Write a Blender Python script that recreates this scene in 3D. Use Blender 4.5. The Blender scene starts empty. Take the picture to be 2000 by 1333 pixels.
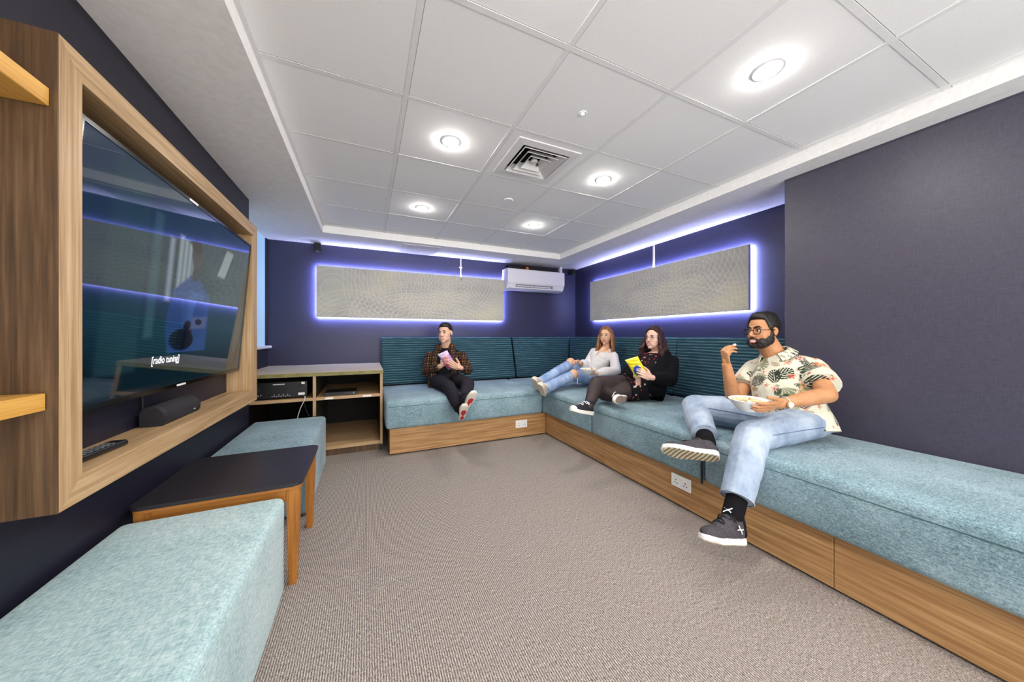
import bpy, bmesh, math, random
import numpy as np
from mathutils import Vector, Matrix, noise as mnoise

random.seed(7)
PI = math.pi
V = Vector
SC = bpy.context.scene
COL = SC.collection

# ------------------------------------------------------------------ camera
CAM_H, F_PX, YAW, V0 = 1.17, 632.0, 0.422, 657.0
cd = bpy.data.cameras.new('camera')
cd.sensor_width = 36.0
cd.lens = F_PX / 2000.0 * 36.0
cd.shift_y = -(666.5 - V0) / 2000.0
cd.clip_start = 0.02
cam = bpy.data.objects.new('camera', cd)
COL.objects.link(cam)
cam.location = (0, 0, CAM_H)
cam.rotation_euler = (PI / 2, 0, -YAW)
SC.camera = cam
CY, SY = math.cos(YAW), math.sin(YAW)


def W(u, v, zc):
    """measured photo position at a known distance -> room coordinates"""
    x = (u - 1000.0) / F_PX
    return V(((x * CY + SY) * zc, (CY - x * SY) * zc, CAM_H - (v - V0) / F_PX * zc))


# ------------------------------------------------------------------ colour + materials
def lin(c):
    if isinstance(c, str):
        c = c.lstrip('#')
        c = [int(c[i:i + 2], 16) / 255 for i in (0, 2, 4)]
        return tuple(((x / 12.92) if x <= 0.04045 else ((x + 0.055) / 1.055) ** 2.4) for x in c)
    return tuple(c)


def c4(c):
    return (*lin(c), 1.0)


class NT:
    def __init__(s, name):
        s.m = bpy.data.materials.new(name)
        s.m.use_nodes = True
        s.t = s.m.node_tree
        s.b = s.t.nodes['Principled BSDF']

    def n(s, typ, **kw):
        nd = s.t.nodes.new(typ)
        for k, v in kw.items():
            setattr(nd, k, v)
        return nd

    def l(s, a, b):
        s.t.links.new(a, b)

    def coord(s, scale=(1, 1, 1), rot=(0, 0, 0), loc=(0, 0, 0)):
        tc = s.n('ShaderNodeTexCoord')
        mp = s.n('ShaderNodeMapping')
        mp.inputs['Scale'].default_value = scale
        mp.inputs['Rotation'].default_value = rot
        mp.inputs['Location'].default_value = loc
        s.l(tc.outputs['Object'], mp.inputs['Vector'])
        return mp.outputs['Vector']

    def noise(s, vec, scale=1, detail=2, rough=.5):
        nd = s.n('ShaderNodeTexNoise')
        nd.inputs['Scale'].default_value = scale
        nd.inputs['Detail'].default_value = detail
        nd.inputs['Roughness'].default_value = rough
        s.l(vec, nd.inputs['Vector'])
        return nd.outputs['Fac']

    def ramp(s, fac, stops):
        r = s.n('ShaderNodeValToRGB')
        els = r.color_ramp.elements
        while len(els) < len(stops):
            els.new(.5)
        for e, (p, c) in zip(els, stops):
            e.position = p
            e.color = c4(c)
        s.l(fac, r.inputs['Fac'])
        return r.outputs['Color']

    def mix(s, fac, a, b, mode='MIX'):
        m = s.n('ShaderNodeMix', data_type='RGBA', blend_type=mode)
        for sock, v in ((m.inputs[0], fac), (m.inputs[6], a), (m.inputs[7], b)):
            if hasattr(v, 'is_output'):
                s.l(v, sock)
            elif isinstance(v, (int, float)):
                sock.default_value = v
            else:
                sock.default_value = c4(v)
        return m.outputs[2]

    def math(s, op, a, b=None, c=None):
        m = s.n('ShaderNodeMath', operation=op)
        for i, v in enumerate((a, b, c)):
            if v is None:
                continue
            if hasattr(v, 'is_output'):
                s.l(v, m.inputs[i])
            else:
                m.inputs[i].default_value = v
        return m.outputs[0]

    def bump(s, h, strength=.3, dist=.002):
        b = s.n('ShaderNodeBump')
        b.inputs['Strength'].default_value = strength
        b.inputs['Distance'].default_value = dist
        s.l(h, b.inputs['Height'])
        s.l(b.outputs['Normal'], s.b.inputs['Normal'])

    def base(s, col):
        if hasattr(col, 'is_output'):
            s.l(col, s.b.inputs['Base Color'])
        else:
            s.b.inputs['Base Color'].default_value = c4(col)

    def set(s, rough=None, spec=None, metal=None, coat=None, sheen=None):
        for k, v in (('Roughness', rough), ('Specular IOR Level', spec), ('Metallic', metal), ('Coat Weight', coat), ('Sheen Weight', sheen)):
            if v is not None:
                s.b.inputs[k].default_value = v
        return s.m


MATS = {}


def plain(name, col, rough=.5, spec=.5, metal=0, emit=0, ecol=None, coat=0):
    if name in MATS:
        return MATS[name]
    t = NT(name)
    # faint mottling so that no surface is a dead flat colour
    f = t.noise(t.coord((1, 1, 1)), 60, 2)
    cl = lin(col)
    t.base(t.mix(f, tuple(x * .94 for x in cl), tuple(min(1, x * 1.06) for x in cl)))
    t.set(rough, spec, metal, coat)
    if emit:
        t.b.inputs['Emission Color'].default_value = c4(ecol or col)
        t.b.inputs['Emission Strength'].default_value = emit
    MATS[name] = t.m
    return t.m


def wood(name, cols, axis, rough=.45, stretch=(2.2, 60), coat=0):
    """straight-grained laminate, grain along the given axis"""
    t = NT(name)
    lo, hi = stretch
    sc = [hi, hi, hi]
    sc[axis] = lo
    f1 = t.noise(t.coord(sc), 1.0, 5, .62)
    sc2 = [hi * 3.2] * 3
    sc2[axis] = lo * 1.6
    f2 = t.noise(t.coord(sc2, loc=(3, 5, 1)), 1.0, 3, .6)
    fac = t.math('ADD', t.math('MULTIPLY', f1, .62), t.math('MULTIPLY', f2, .38))
    t.base(t.ramp(fac, [(.30, cols[0]), (.48, cols[1]), (.58, cols[2]), (.72, cols[3])]))
    t.bump(fac, .12, .001)
    return t.set(rough, .4, coat=coat)


def fabric(name, lo, mid, hi, big=2.0, fine=220, bump=.5, rough=.9):
    t = NT(name)
    v1 = t.noise(t.coord((fine, fine * .28, fine)), 1, 3, .65)
    v2 = t.noise(t.coord((fine * .28, fine, fine)), 1, 3, .65)
    w = t.math('ADD', t.math('MULTIPLY', v1, .5), t.math('MULTIPLY', v2, .5))
    c = t.noise(t.coord((big, big, big)), 1.5, 4, .6)
    fac = t.math('ADD', t.math('MULTIPLY', w, .72), t.math('MULTIPLY', c, .28))
    t.base(t.ramp(fac, [(.38, lo), (.5, mid), (.62, hi)]))
    t.bump(w, bump, .003)
    return t.set(rough, .25, sheen=.15)


def attr_mat(name, rough=.85, spec=.25, bump=None, fine=180, sheen=0):
    t = NT(name)
    a = t.n('ShaderNodeAttribute', attribute_name='Col')
    f = t.noise(t.coord((1, 1, 1)), fine, 2)
    col = t.mix(t.math('MULTIPLY', f, .25), a.outputs['Color'], (.0, .0, .0))
    t.base(col)
    if bump:
        t.bump(f, bump, .002)
    return t.set(rough, spec, sheen=sheen)


# ------------------------------------------------------------------ object helpers
ROOT_LOC = {}


def props(o, label=None, cat=None, group=None, kind=None):
    for k, v in (('label', label), ('category', cat), ('group', group), ('kind', kind)):
        if v:
            o[k] = v
    return o


def thing(name, label, cat, loc=(0, 0, 0), group=None):
    o = bpy.data.objects.new(name, None)
    o.empty_display_size = .1
    COL.objects.link(o)
    o.location = loc
    ROOT_LOC[o] = V(loc)
    return props(o, label, cat, group)


def off(parent):
    p = parent
    while p is not None and p.parent is not None:
        p = p.parent
    if p is None:
        return V((0, 0, 0))
    return ROOT_LOC.get(p, V(p.location))


def link(name, me, mats, parent=None, smooth=False, label=None, kind=None):
    me.name = name
    if not isinstance(mats, (list, tuple)):
        mats = [mats]
    for m in mats:
        me.materials.append(m)
    if smooth:
        me.polygons.foreach_set('use_smooth', [True] * len(me.polygons))
    o = bpy.data.objects.new(name, me)
    COL.objects.link(o)
    if parent is not None:
        d = off(parent)
        if d.length > 0:
            me.transform(Matrix.Translation(-d))
        o.parent = parent
    if label:
        o['label'] = label
    if kind:
        o['kind'] = kind
    return o


def mesh_of(bm):
    me = bpy.data.meshes.new('m')
    bmesh.ops.recalc_face_normals(bm, faces=bm.faces)
    bm.to_mesh(me)
    bm.free()
    return me


def autosmooth(me, ang=40):
    me.polygons.foreach_set('use_smooth', [True] * len(me.polygons))
    try:
        me.set_sharp_from_angle(angle=math.radians(ang))
    except Exception:
        pass


def obj(name, bm, mat, parent=None, smooth=None, **kw):
    me = mesh_of(bm)
    if smooth:
        autosmooth(me, smooth)
    return link(name, me, mat, parent, **kw)


def single(name, bm, mat, label, cat, group=None, kind=None, smooth=None, loc=None):
    me = mesh_of(bm)
    if smooth:
        autosmooth(me, smooth)
    if loc is None:
        co = np.array([v.co for v in me.vertices])
        mn, mx = co.min(0), co.max(0)
        loc = V(((mn[0] + mx[0]) / 2, (mn[1] + mx[1]) / 2, mn[2]))
    me.transform(Matrix.Translation(-V(loc)))
    o = link(name, me, mat)
    o.location = loc
    ROOT_LOC[o] = V(loc)
    return props(o, label, cat, group, kind)


def struct(name, bm, mat, label=None, smooth=None):
    o = obj(name, bm, mat, None, smooth)
    o['kind'] = 'structure'
    if label:
        o['label'] = label
        o['category'] = name.split('_')[0]
    return o


def add_box(bm, lo, hi, bevel=0, seg=2, mtx=None):
    r = bmesh.ops.create_cube(bm, size=1.0)
    vs = r['verts']
    lo, hi = V(lo), V(hi)
    for v in vs:
        v.co = V([lo[i] + (v.co[i] + .5) * (hi[i] - lo[i]) for i in range(3)])
    if bevel:
        es = list({e for v in vs for e in v.link_edges})
        res = bmesh.ops.bevel(bm, geom=es, offset=bevel, segments=seg, profile=.5, affect='EDGES')
        vs = list({v for f in res['faces'] for v in f.verts} | {v for v in vs if v.is_valid})
    if mtx is not None:
        bmesh.ops.transform(bm, matrix=mtx, verts=[v for v in vs if v.is_valid])
    return vs


def BX(lo, hi, bevel=0, seg=2, mtx=None):
    bm = bmesh.new()
    add_box(bm, lo, hi, bevel, seg, mtx)
    return bm


def add_prism(bm, pts, ext):
    """closed polygon (list of 3D points) extruded by a vector"""
    a = [bm.verts.new(p) for p in pts]
    b = [bm.verts.new(V(p) + V(ext)) for p in pts]
    bm.faces.new(a)
    bm.faces.new(list(reversed(b)))
    n = len(pts)
    for i in range(n):
        bm.faces.new((a[i], a[(i + 1) % n], b[(i + 1) % n], b[i]))


def add_lathe(bm, prof, c=(0, 0, 0), n=32, mtx=None):
    """profile of (r, z), first/last may have r = 0"""
    rings = []
    for r, z in prof:
        if r < 1e-6:
            rings.append([bm.verts.new((0, 0, z))])
        else:
            rings.append([bm.verts.new((r * math.cos(2 * PI * i / n), r * math.sin(2 * PI * i / n), z)) for i in range(n)])
    for a, b in zip(rings, rings[1:]):
        for i in range(n):
            j = (i + 1) % n
            if len(a) == 1 and len(b) == 1:
                continue
            if len(a) == 1:
                bm.faces.new((a[0], b[i], b[j]))
            elif len(b) == 1:
                bm.faces.new((a[i], b[0], a[j]))
            else:
                bm.faces.new((a[i], b[i], b[j], a[j]))
    vs = [v for r in rings for v in r]
    M_ = mtx if mtx is not None else Matrix.Translation(V(c))
    bmesh.ops.transform(bm, matrix=M_, verts=vs)


def frame_z(axis):
    z = V(axis).normalized()
    x = z.cross(V((0, 0, 1)))
    if x.length < 1e-4:
        x = V((1, 0, 0))
    x.normalize()
    y = z.cross(x)
    return x, y, z


def mat_axes(x, y, z, t):
    return Matrix(((x[0], y[0], z[0], t[0]), (x[1], y[1], z[1], t[1]), (x[2], y[2], z[2], t[2]), (0, 0, 0, 1)))


def add_tube(bm, pts, r, n=8, closed=False):
    pts = [V(p) for p in pts]
    m = len(pts)
    rs = r if isinstance(r, (list, tuple)) else [r] * m
    rings = []
    px = None
    for i, p in enumerate(pts):
        if closed:
            t = pts[(i + 1) % m] - pts[i - 1]
        else:
            t = pts[min(i + 1, m - 1)] - pts[max(i - 1, 0)]
        t.normalize()
        if px is None:
            x, y, _ = frame_z(t)
        else:
            x = (px - t * px.dot(t)).normalized()
            y = t.cross(x)
        px = x
        rings.append([bm.verts.new(p + (x * math.cos(2 * PI * k / n) + y * math.sin(2 * PI * k / n)) * rs[i]) for k in range(n)])
    rng = range(m) if closed else range(m - 1)
    for i in rng:
        a, b = rings[i], rings[(i + 1) % m]
        for k in range(n):
            bm.faces.new((a[k], a[(k + 1) % n], b[(k + 1) % n], b[k]))
    if not closed:
        bm.faces.new(list(reversed(rings[0])))
        bm.faces.new(rings[-1])


def TUBE(pts, r, n=8, closed=False):
    bm = bmesh.new()
    add_tube(bm, pts, r, n, closed)
    return bm


def smooth_path(pts, k=6):
    """Catmull-Rom through the points"""
    pts = [V(p) for p in pts]
    out = []
    for i in range(len(pts) - 1):
        p0, p1, p2, p3 = pts[max(i - 1, 0)], pts[i], pts[i + 1], pts[min(i + 2, len(pts) - 1)]
        for j in range(k):
            t = j / k
            out.append(.5 * ((2 * p1) + (p2 - p0) * t + (2 * p0 - 5 * p1 + 4 * p2 - p3) * t * t + (3 * p1 - p0 - 3 * p2 + p3) * t ** 3))
    out.append(pts[-1])
    return out


# ------------------------------------------------------------------ room dimensions
XL, XLF, XR, XP = -0.89, -1.05, 3.25, 2.76      # left wall, left wall beyond its end, right wall, right projecting wall
YB, YF = 4.60, -1.6                             # back wall, where the room is cut off behind the camera
YJL, YJR = 3.335, 1.33                          # where the left wall ends / the projecting wall ends
HS, HC = 2.30, 2.38                             # soffit, tiled ceiling
SEAT = 0.55

# ------------------------------------------------------------------ setting: materials
t = NT('carpet')
tuft = t.noise(t.coord((330, 70, 200)), 1, 3, .7)
tuft2 = t.noise(t.coord((420, 190, 200), loc=(2, 7, 0)), 1, 2, .7)
row = t.n('ShaderNodeTexWave', wave_type='BANDS', bands_direction='X')
row.inputs['Scale'].default_value = 1
row.inputs['Distortion'].default_value = 1.2
row.inputs['Detail'].default_value = 2
t.l(t.coord((36, 9, 30)), row.inputs['Vector'])
fac = t.math('ADD', t.math('MULTIPLY', tuft, .42), t.math('ADD', t.math('MULTIPLY', tuft2, .46), t.math('MULTIPLY', row.outputs['Fac'], .12)))
big = t.noise(t.coord((1.2, 1.2, 1)), 1.5, 3)
cc = t.ramp(fac, [(.37, '#322c28'), (.47, '#726962'), (.53, '#a0968d'), (.63, '#d9cfc4')])
t.base(t.mix(t.math('MULTIPLY', big, .25), cc, '#8c838a'))
t.bump(fac, .7, .004)
M_CARPET = t.set(.95, .1)

t = NT('plaster white')
f = t.noise(t.coord(), 35, 3)
t.base(t.ramp(f, [(.3, '#e6e4e2'), (.7, '#efedec')]))
t.bump(f, .05, .001)
M_PLASTER = t.set(.8, .2)

t = NT('ceiling tile')
f = t.noise(t.coord(), 240, 2)
t.base(t.ramp(f, [(.3, '#ecebea'), (.7, '#f3f2f1')]))
t.bump(f, .08, .0006)
M_TILE = t.set(.85, .2)


def wallpaper(name, a, b, rough=.5):
    t = NT(name)
    h = t.noise(t.coord((26, 26, 420)), 1, 3, .6)
    v = t.noise(t.coord((420, 420, 26)), 1, 3, .6)
    w = t.math('ADD', t.math('MULTIPLY', h, .5), t.math('MULTIPLY', v, .5))
    t.base(t.ramp(w, [(.35, a), (.65, b)]))
    t.bump(w, .35, .001)
    return t.set(rough, .5)


M_WALL = wallpaper('navy wallcovering', '#20213e', '#2c2d4c', .46)
M_WALLG = wallpaper('slate wallcovering', '#37343f', '#4a4658', .42)

# ------------------------------------------------------------------ setting: shell
struct('floor', BX((-1.3, YF - .4, -.1), (3.6, YB + .2, 0)), M_CARPET)

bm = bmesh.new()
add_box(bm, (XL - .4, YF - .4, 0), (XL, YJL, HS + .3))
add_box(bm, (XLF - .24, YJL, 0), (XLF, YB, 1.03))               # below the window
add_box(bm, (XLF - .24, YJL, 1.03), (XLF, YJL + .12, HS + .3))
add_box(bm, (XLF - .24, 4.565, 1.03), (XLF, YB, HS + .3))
struct('wall_left', bm, wallpaper('navy wall shade tone', '#121122', '#19182a', .5))  # navy darkened: the weak grazing light on this wall is put into its colour
struct('wall_back', BX((XLF - .24, YB, 0), (XR + .2, YB + .15, HS + .3)), M_WALL)
struct('wall_right', BX((XR, YJR - .2, 0), (XR + .2, YB, HS + .3)), M_WALL)
struct('wall_right_front', BX((XP, YF - .4, 0), (XP + .7, YJR, HS + .3), .004, 1), M_WALLG)
o = struct('baseboard_left', BX((XL, YF - .4, 0), (XL + .016, YJL, .13), .004, 1), plain('navy skirting paint', '#3a3450', .35))

# perimeter soffit: three dropped runs round the tiled field
XS0, XS1, YS1 = -.437, 2.59, 4.055
struct('trim_1', BX((XLF - .2, YF - .4, HS), (XS0, YB + .1, HS + .3)), M_PLASTER)
struct('trim_2', BX((XS1, YF - .4, HS), (XR + .4, YB + .1, HS + .3)), M_PLASTER)
struct('trim_3', BX((XS0, YS1, HS), (XS1, YB + .1, HS + .3)), M_PLASTER)
struct('trim_4', BX((XS0 - .004, YF - .4, HC - .006), (XS0 + .02, YS1, HC + .01)), plain('ceiling bead', '#d9d8d6', .6))

# tiled ceiling with one opening for the air diffuser
GX = [XS0] + [x for x in (-.415, .179, .773, 1.367, 1.961, 2.555) if XS0 + .03 < x < XS1 - .03] + [XS1]
GY = [y for y in [2.274 + .568 * k for k in range(-8, 4)] if YF - .4 < y < YS1 - .04] + [YS1]
GY = [YF - .4] + GY
bm = bmesh.new()
G = .006
for i in range(len(GX) - 1):
    for j in range(len(GY) - 1):
        x0, x1, y0, y1 = GX[i], GX[i + 1], GY[j], GY[j + 1]
        if abs(x0 - .773) < .01 and abs(y0 - 1.706) < .01:
            for a in ((x0, y0, x1, y0 + .075), (x0, y1 - .075, x1, y1), (x0, y0 + .075, x0 + .075, y1 - .075), (x1 - .075, y0 + .075, x1, y1 - .075)):
                add_box(bm, (a[0], a[1], HC), (a[2], a[3], HC + .02))
            continue
        add_box(bm, (x0 + .0, y0 + .0, HC), (x1 - .0, y1 - .0, HC + .02))
ceil = struct('ceiling', bm, M_TILE)
bm = bmesh.new()
for x in GX[1:-1]:
    add_box(bm, (x - .012, YF - .4, HC - .003), (x + .012, YS1, HC + .001))
for y in GY[1:-1]:
    add_box(bm, (XS0, y - .012, HC - .0027), (XS1, y + .012, HC + .001))
obj('grid_bar', bm, plain('grid bar enamel', '#e6e5e4', .7), ceil)
bm = bmesh.new()
for x in GX[1:-1]:
    add_box(bm, (x + .0121, YF - .4, HC - .0012), (x + .0146, YS1, HC + .001))
for y in GY[1:-1]:
    add_box(bm, (XS0, y - .0146, HC - .001), (XS1, y - .0121, HC + .001))
obj('tile_gap', bm, plain('tile gap', '#8a8988', .9), ceil)

# window in the set-back piece of the left wall
wn = bpy.data.objects.new('window_1', None)
COL.objects.link(wn)
wn['kind'] = 'structure'
obj('pane', BX((XLF - .05, YJL + .12, 1.03), (XLF - .02, 4.565, HS)), plain('daylit window blind', '#8fb2c8', .8, emit=.5, ecol='#94b4c8'), wn)
for y in (YJL + .12, 3.8):
    obj('window_frame', BX((XLF - .019, y, 1.063), (XLF - .004, y + .03, HS - .001)), plain('white window paint', '#e4e8ee', .35), wn)
obj('sill', BX((XLF - .2, YJL + .01, 1.03), (XLF + .045, 4.585, 1.062), .012, 3), plain('white sill paint', '#e9e8f0', .3), wn)

# ------------------------------------------------------------------ wood and fabric
W_BASE = ['#7d5630', '#a57c50', '#bb9263', '#cda77a']
M_BASE_Y = wood('bench oak grain along room', W_BASE, 1, .42)
M_BASE_X = wood('bench oak grain across room', W_BASE, 0, .42)
W_FR = ['#876b47', '#ae8e66', '#bfa07a', '#d2b892']
M_FR_Y = wood('frame oak grain along room', W_FR, 1, .42)
M_FR_Z = wood('frame oak upright grain', W_FR, 2, .42)
W_DK = ['#35271a', '#523d29', '#634b34', '#786047']
M_DK_Z = wood('walnut upright grain', W_DK, 2, .4, (2.0, 45))
M_SHELF = wood('honey oak grain', ['#b07c30', '#cf9a48', '#d9a655', '#e6b86b'], 1, .4)
M_TEAL = fabric('teal bench weave', '#48626a', '#7a959e', '#a5bcc6', 1.6, 230, .55)
M_TEALP = fabric('pale teal ottoman weave', '#7b9a9f', '#9fbabd', '#c2d4d3', 1.3, 170, .7)

t = NT('ribbed teal backrest weave')
sep = t.n('ShaderNodeSeparateXYZ')
t.l(t.coord(), sep.inputs[0])
wob = t.noise(t.coord((3, 3, 30)), 1, 2)
zz = t.math('ADD', t.math('MULTIPLY', sep.outputs[2], 34.0), t.math('MULTIPLY', wob, .55))
rib = t.math('PINGPONG', zz, .5)
str_ = t.noise(t.coord((7, 7, 260)), 1, 4, .7)
fac = t.math('ADD', t.math('MULTIPLY', t.math('MULTIPLY', rib, 2), .45), t.math('MULTIPLY', str_, .62))
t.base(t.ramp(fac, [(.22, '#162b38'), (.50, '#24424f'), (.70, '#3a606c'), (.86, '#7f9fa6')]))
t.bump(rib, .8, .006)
M_RIB = t.set(.85, .25)
M_STRIP = plain('dark recess', '#1d1a18', .9)

# ------------------------------------------------------------------ benches
XB = 1.955        # right plinth front
YBB = 3.37        # back plinth front
XE = .205         # left end of the back plinth
pb = thing('bench_plinth', 'low oak plinth carrying the bench along the back wall', 'bench base', (1.0, 3.6, 0))
obj('front_panel', BX((XE, YBB, 0.012), (XB, YBB + .02, .258), .002, 1), M_BASE_X, pb)
obj('end_panel', BX((XE, YBB + .021, 0.012), (XE + .02, 4.5, .258), .002, 1), M_BASE_X, pb)
obj('carcass', BX((XE + .03, YBB + .03, 0), (XB + .02, 4.58, .25)), M_STRIP, pb)
pr_ = thing('bench_plinth', 'long oak plinth carrying the bench along the right wall', 'bench base', (2.4, 1.5, 0))
ys = [YF, -.35, .75, 2.32, YBB + .0]
for a, b in zip(ys, ys[1:]):
    obj('front_panel', BX((XB, a + .001, .012), (XB + .02, b - .001, .258), .002, 1), M_BASE_Y, pr_)
obj('carcass', BX((XB + .03, YF, 0), (XP - .01, YBB - .01, .25)), M_STRIP, pr_)


def cushion(name, lo, hi, mat, label, cat, bevel=.035, group=None, crown=.012, nx=10):
    """upholstered block: rounded edges, slightly crowned top"""
    bm = bmesh.new()
    add_box(bm, lo, hi, bevel, 4)
    bmesh.ops.subdivide_edges(bm, edges=[e for e in bm.edges if e.calc_length() > .25], cuts=8, use_grid_fill=True)
    lo, hi = V(lo), V(hi)
    for v in bm.verts:
        fx = (v.co.x - lo.x) / (hi.x - lo.x)
        fy = (v.co.y - lo.y) / (hi.y - lo.y)
        fz = (v.co.z - lo.z) / (hi.z - lo.z)
        if fz > .8:
            v.co.z += crown * max(0, 16 * fx * (1 - fx) * fy * (1 - fy)) ** .5 - crown
        s = 4 * fz * (1 - fz)
        w = .004 * mnoise.noise(v.co * 2.2)
        v.co += V((w, w, w * .5))
    return single(name, bm, mat, label, cat, group, smooth=35)


SEAMS = []
SEAMS.append((cushion('seat_cushion', (.165, 3.325, .262), (1.895, 4.40, SEAT), M_TEAL, 'teal bench seat cushion along the back wall, under the young man in plaid', 'cushion'), [(.20, 3.3245, .482), (1.86, 3.3245, .482)]))
SEAMS.append((cushion('seat_cushion', (1.90, 2.447, .262), (2.99, 4.40, SEAT), M_TEAL, 'teal bench seat cushion in the room corner, under the woman in the white blouse', 'cushion'), [(1.8995, 2.48, .482), (1.8995, 3.33, .482)]))
SEAMS.append((cushion('seat_cushion', (1.90, 1.350, .262), (2.99, 2.443, SEAT), M_TEAL, 'teal bench seat cushion under the woman in the black cardigan', 'cushion'), [(1.8995, 1.385, .482), (1.8995, 2.41, .482)]))
SEAMS.append((cushion('seat_cushion', (1.90, -1.2, .262), (XP - .005, 1.346, SEAT), M_TEAL, 'long teal bench seat cushion in front of the slate projecting wall', 'cushion'), [(1.8995, -1.1, .482), (1.8995, 1.31, .482)]))
single('gap_strap', BX((1.893, 1.342, .255), (1.899, 1.354, .41)), plain('black webbing', '#15151a', .8), 'thin black strap hanging in the gap between two bench cushions', 'strap')


def seam(o, pts):
    return obj('seam', TUBE(pts, .0022, 5), plain('dark teal crease shade', '#3c5a5e', .9), o)  # seam line, its dark tone painted for the shade in the crease


def backrest(pts0, pts1, label):
    """leaning upholstered slab between two vertical profiles (bottom front, top front, top back, bottom back)"""
    bm = bmesh.new()
    a = [bm.verts.new(p) for p in pts0]
    b = [bm.verts.new(p) for p in pts1]
    bm.faces.new(a)
    bm.faces.new(list(reversed(b)))
    for i in range(4):
        bm.faces.new((a[i], b[i], b[(i + 1) % 4], a[(i + 1) % 4]))
    bmesh.ops.recalc_face_normals(bm, faces=bm.faces)
    bmesh.ops.bevel(bm, geom=list(bm.edges), offset=.022, segments=4, profile=.5, affect='EDGES')
    return single('backrest_cushion', bm, M_RIB, label, 'cushion', smooth=35)


for o_, p_ in SEAMS:
    seam(o_, p_)
ZB0, ZB1 = SEAT + .001, 1.158
YB0, YB1 = 4.385, 4.46
XR0, XR1 = 2.955, 3.03
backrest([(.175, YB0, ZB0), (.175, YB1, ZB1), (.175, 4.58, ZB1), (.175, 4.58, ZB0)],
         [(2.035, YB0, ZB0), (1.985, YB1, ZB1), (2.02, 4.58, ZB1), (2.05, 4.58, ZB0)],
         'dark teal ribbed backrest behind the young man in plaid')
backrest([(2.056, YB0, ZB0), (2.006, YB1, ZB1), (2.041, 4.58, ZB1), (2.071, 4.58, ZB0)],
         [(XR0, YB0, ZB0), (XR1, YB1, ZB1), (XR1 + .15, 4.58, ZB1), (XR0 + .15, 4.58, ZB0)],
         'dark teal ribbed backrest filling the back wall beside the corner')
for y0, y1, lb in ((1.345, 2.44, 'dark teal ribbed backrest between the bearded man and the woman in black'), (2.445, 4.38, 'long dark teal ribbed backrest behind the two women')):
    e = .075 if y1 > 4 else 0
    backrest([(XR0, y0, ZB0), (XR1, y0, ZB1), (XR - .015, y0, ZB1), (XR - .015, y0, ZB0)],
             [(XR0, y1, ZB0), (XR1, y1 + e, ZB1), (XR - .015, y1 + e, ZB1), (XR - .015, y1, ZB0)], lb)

# ------------------------------------------------------------------ ottomans
cushion('ottoman', (-.872, .22, .012), (-.338, 1.765, .452), M_TEALP, 'large pale teal upholstered ottoman nearest the viewer under the television', 'ottoman', .03, crown=.006)
cushion('ottoman', (-.872, 2.455, .012), (-.338, 3.385, .452), M_TEAL, 'teal upholstered ottoman between the black side table and the media cabinet', 'ottoman', .03, crown=.006)

# ------------------------------------------------------------------ side table
W_TB = ['#7a4715', '#9c6428', '#aa7032', '#b98042']
M_TLEG = wood('amber beech leg', W_TB, 2, .4, (3, 40))
M_TRAIL = wood('amber beech rail', W_TB, 0, .4, (3, 40))
tb = thing('side_table', 'low side table with black top and amber wooden legs between two ottomans', 'table', (-.58, 2.07, 0))
TX0, TX1, TY0, TY1, TZ = -.868, -.275, 1.785, 2.365, .487


def rounded_rect(x0, x1, y0, y1, r, z, k=6):
    out = []
    for cx, cy, a0 in ((x1 - r, y1 - r, 0), (x0 + r, y1 - r, PI / 2), (x0 + r, y0 + r, PI), (x1 - r, y0 + r, 1.5 * PI)):
        for i in range(k + 1):
            a = a0 + PI / 2 * i / k
            out.append((cx + r * math.cos(a), cy + r * math.sin(a), z))
    return out


bm = bmesh.new()
add_prism(bm, rounded_rect(TX0, TX1, TY0, TY1, .035, TZ - .016), (0, 0, .016))
bmesh.ops.bevel(bm, geom=[e for e in bm.edges if abs(e.verts[0].co.z - e.verts[1].co.z) < 1e-5], offset=.003, segments=2, affect='EDGES')
obj('tabletop', bm, plain('black laminate', '#29262a', .38, .4), tb)
bm = bmesh.new()
add_prism(bm, rounded_rect(TX0 + .006, TX1 - .006, TY0 + .006, TY1 - .006, .03, TZ - .03), (0, 0, .0135))
obj('top_edge', bm, M_TRAIL, tb)
for lo_, hi_ in (((TX0 + .05, TY0 + .022, TZ - .085), (TX1 - .05, TY0 + .042, TZ - .0305)), ((TX0 + .05, TY1 - .042, TZ - .085), (TX1 - .05, TY1 - .022, TZ - .0305)),
                 ((TX0 + .022, TY0 + .05, TZ - .085), (TX0 + .042, TY1 - .05, TZ - .0305)), ((TX1 - .042, TY0 + .05, TZ - .075), (TX1 - .022, TY1 - .05, TZ - .0305))):
    obj('apron', BX(lo_, hi_), M_TRAIL, tb)
for lx, sx in ((TX0 + .04, -1), (TX1 - .04, 1)):
    for ly, sy in ((TY0 + .04, -1), (TY1 - .04, 1)):
        bm = bmesh.new()
        z1 = TZ - .0305
        a = .026
        prof = [(z1, a, a), (z1 - .05, a, a), (.012, .017, .017), (0, .016, .016)]
        rings = []
        for z, hx, hy in prof:
            ox, oy = sx * (a - hx) * -.4, sy * (a - hy) * -.4
            rings.append([bm.verts.new((lx + ox + dx * hx, ly + oy + dy * hy, z)) for dx, dy in ((-1, -1), (1, -1), (1, 1), (-1, 1))])
        for p, q in zip(rings, rings[1:]):
            for i in range(4):
                bm.faces.new((p[i], p[(i + 1) % 4], q[(i + 1) % 4], q[i]))
        bm.faces.new(rings[0])
        bm.faces.new(rings[-1])
        bmesh.ops.bevel(bm, geom=[e for e in bm.edges if abs(e.verts[0].co.z - e.verts[1].co.z) > .02], offset=.005, segments=2, affect='EDGES')
        obj('leg', bm, M_TLEG, tb)

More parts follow.
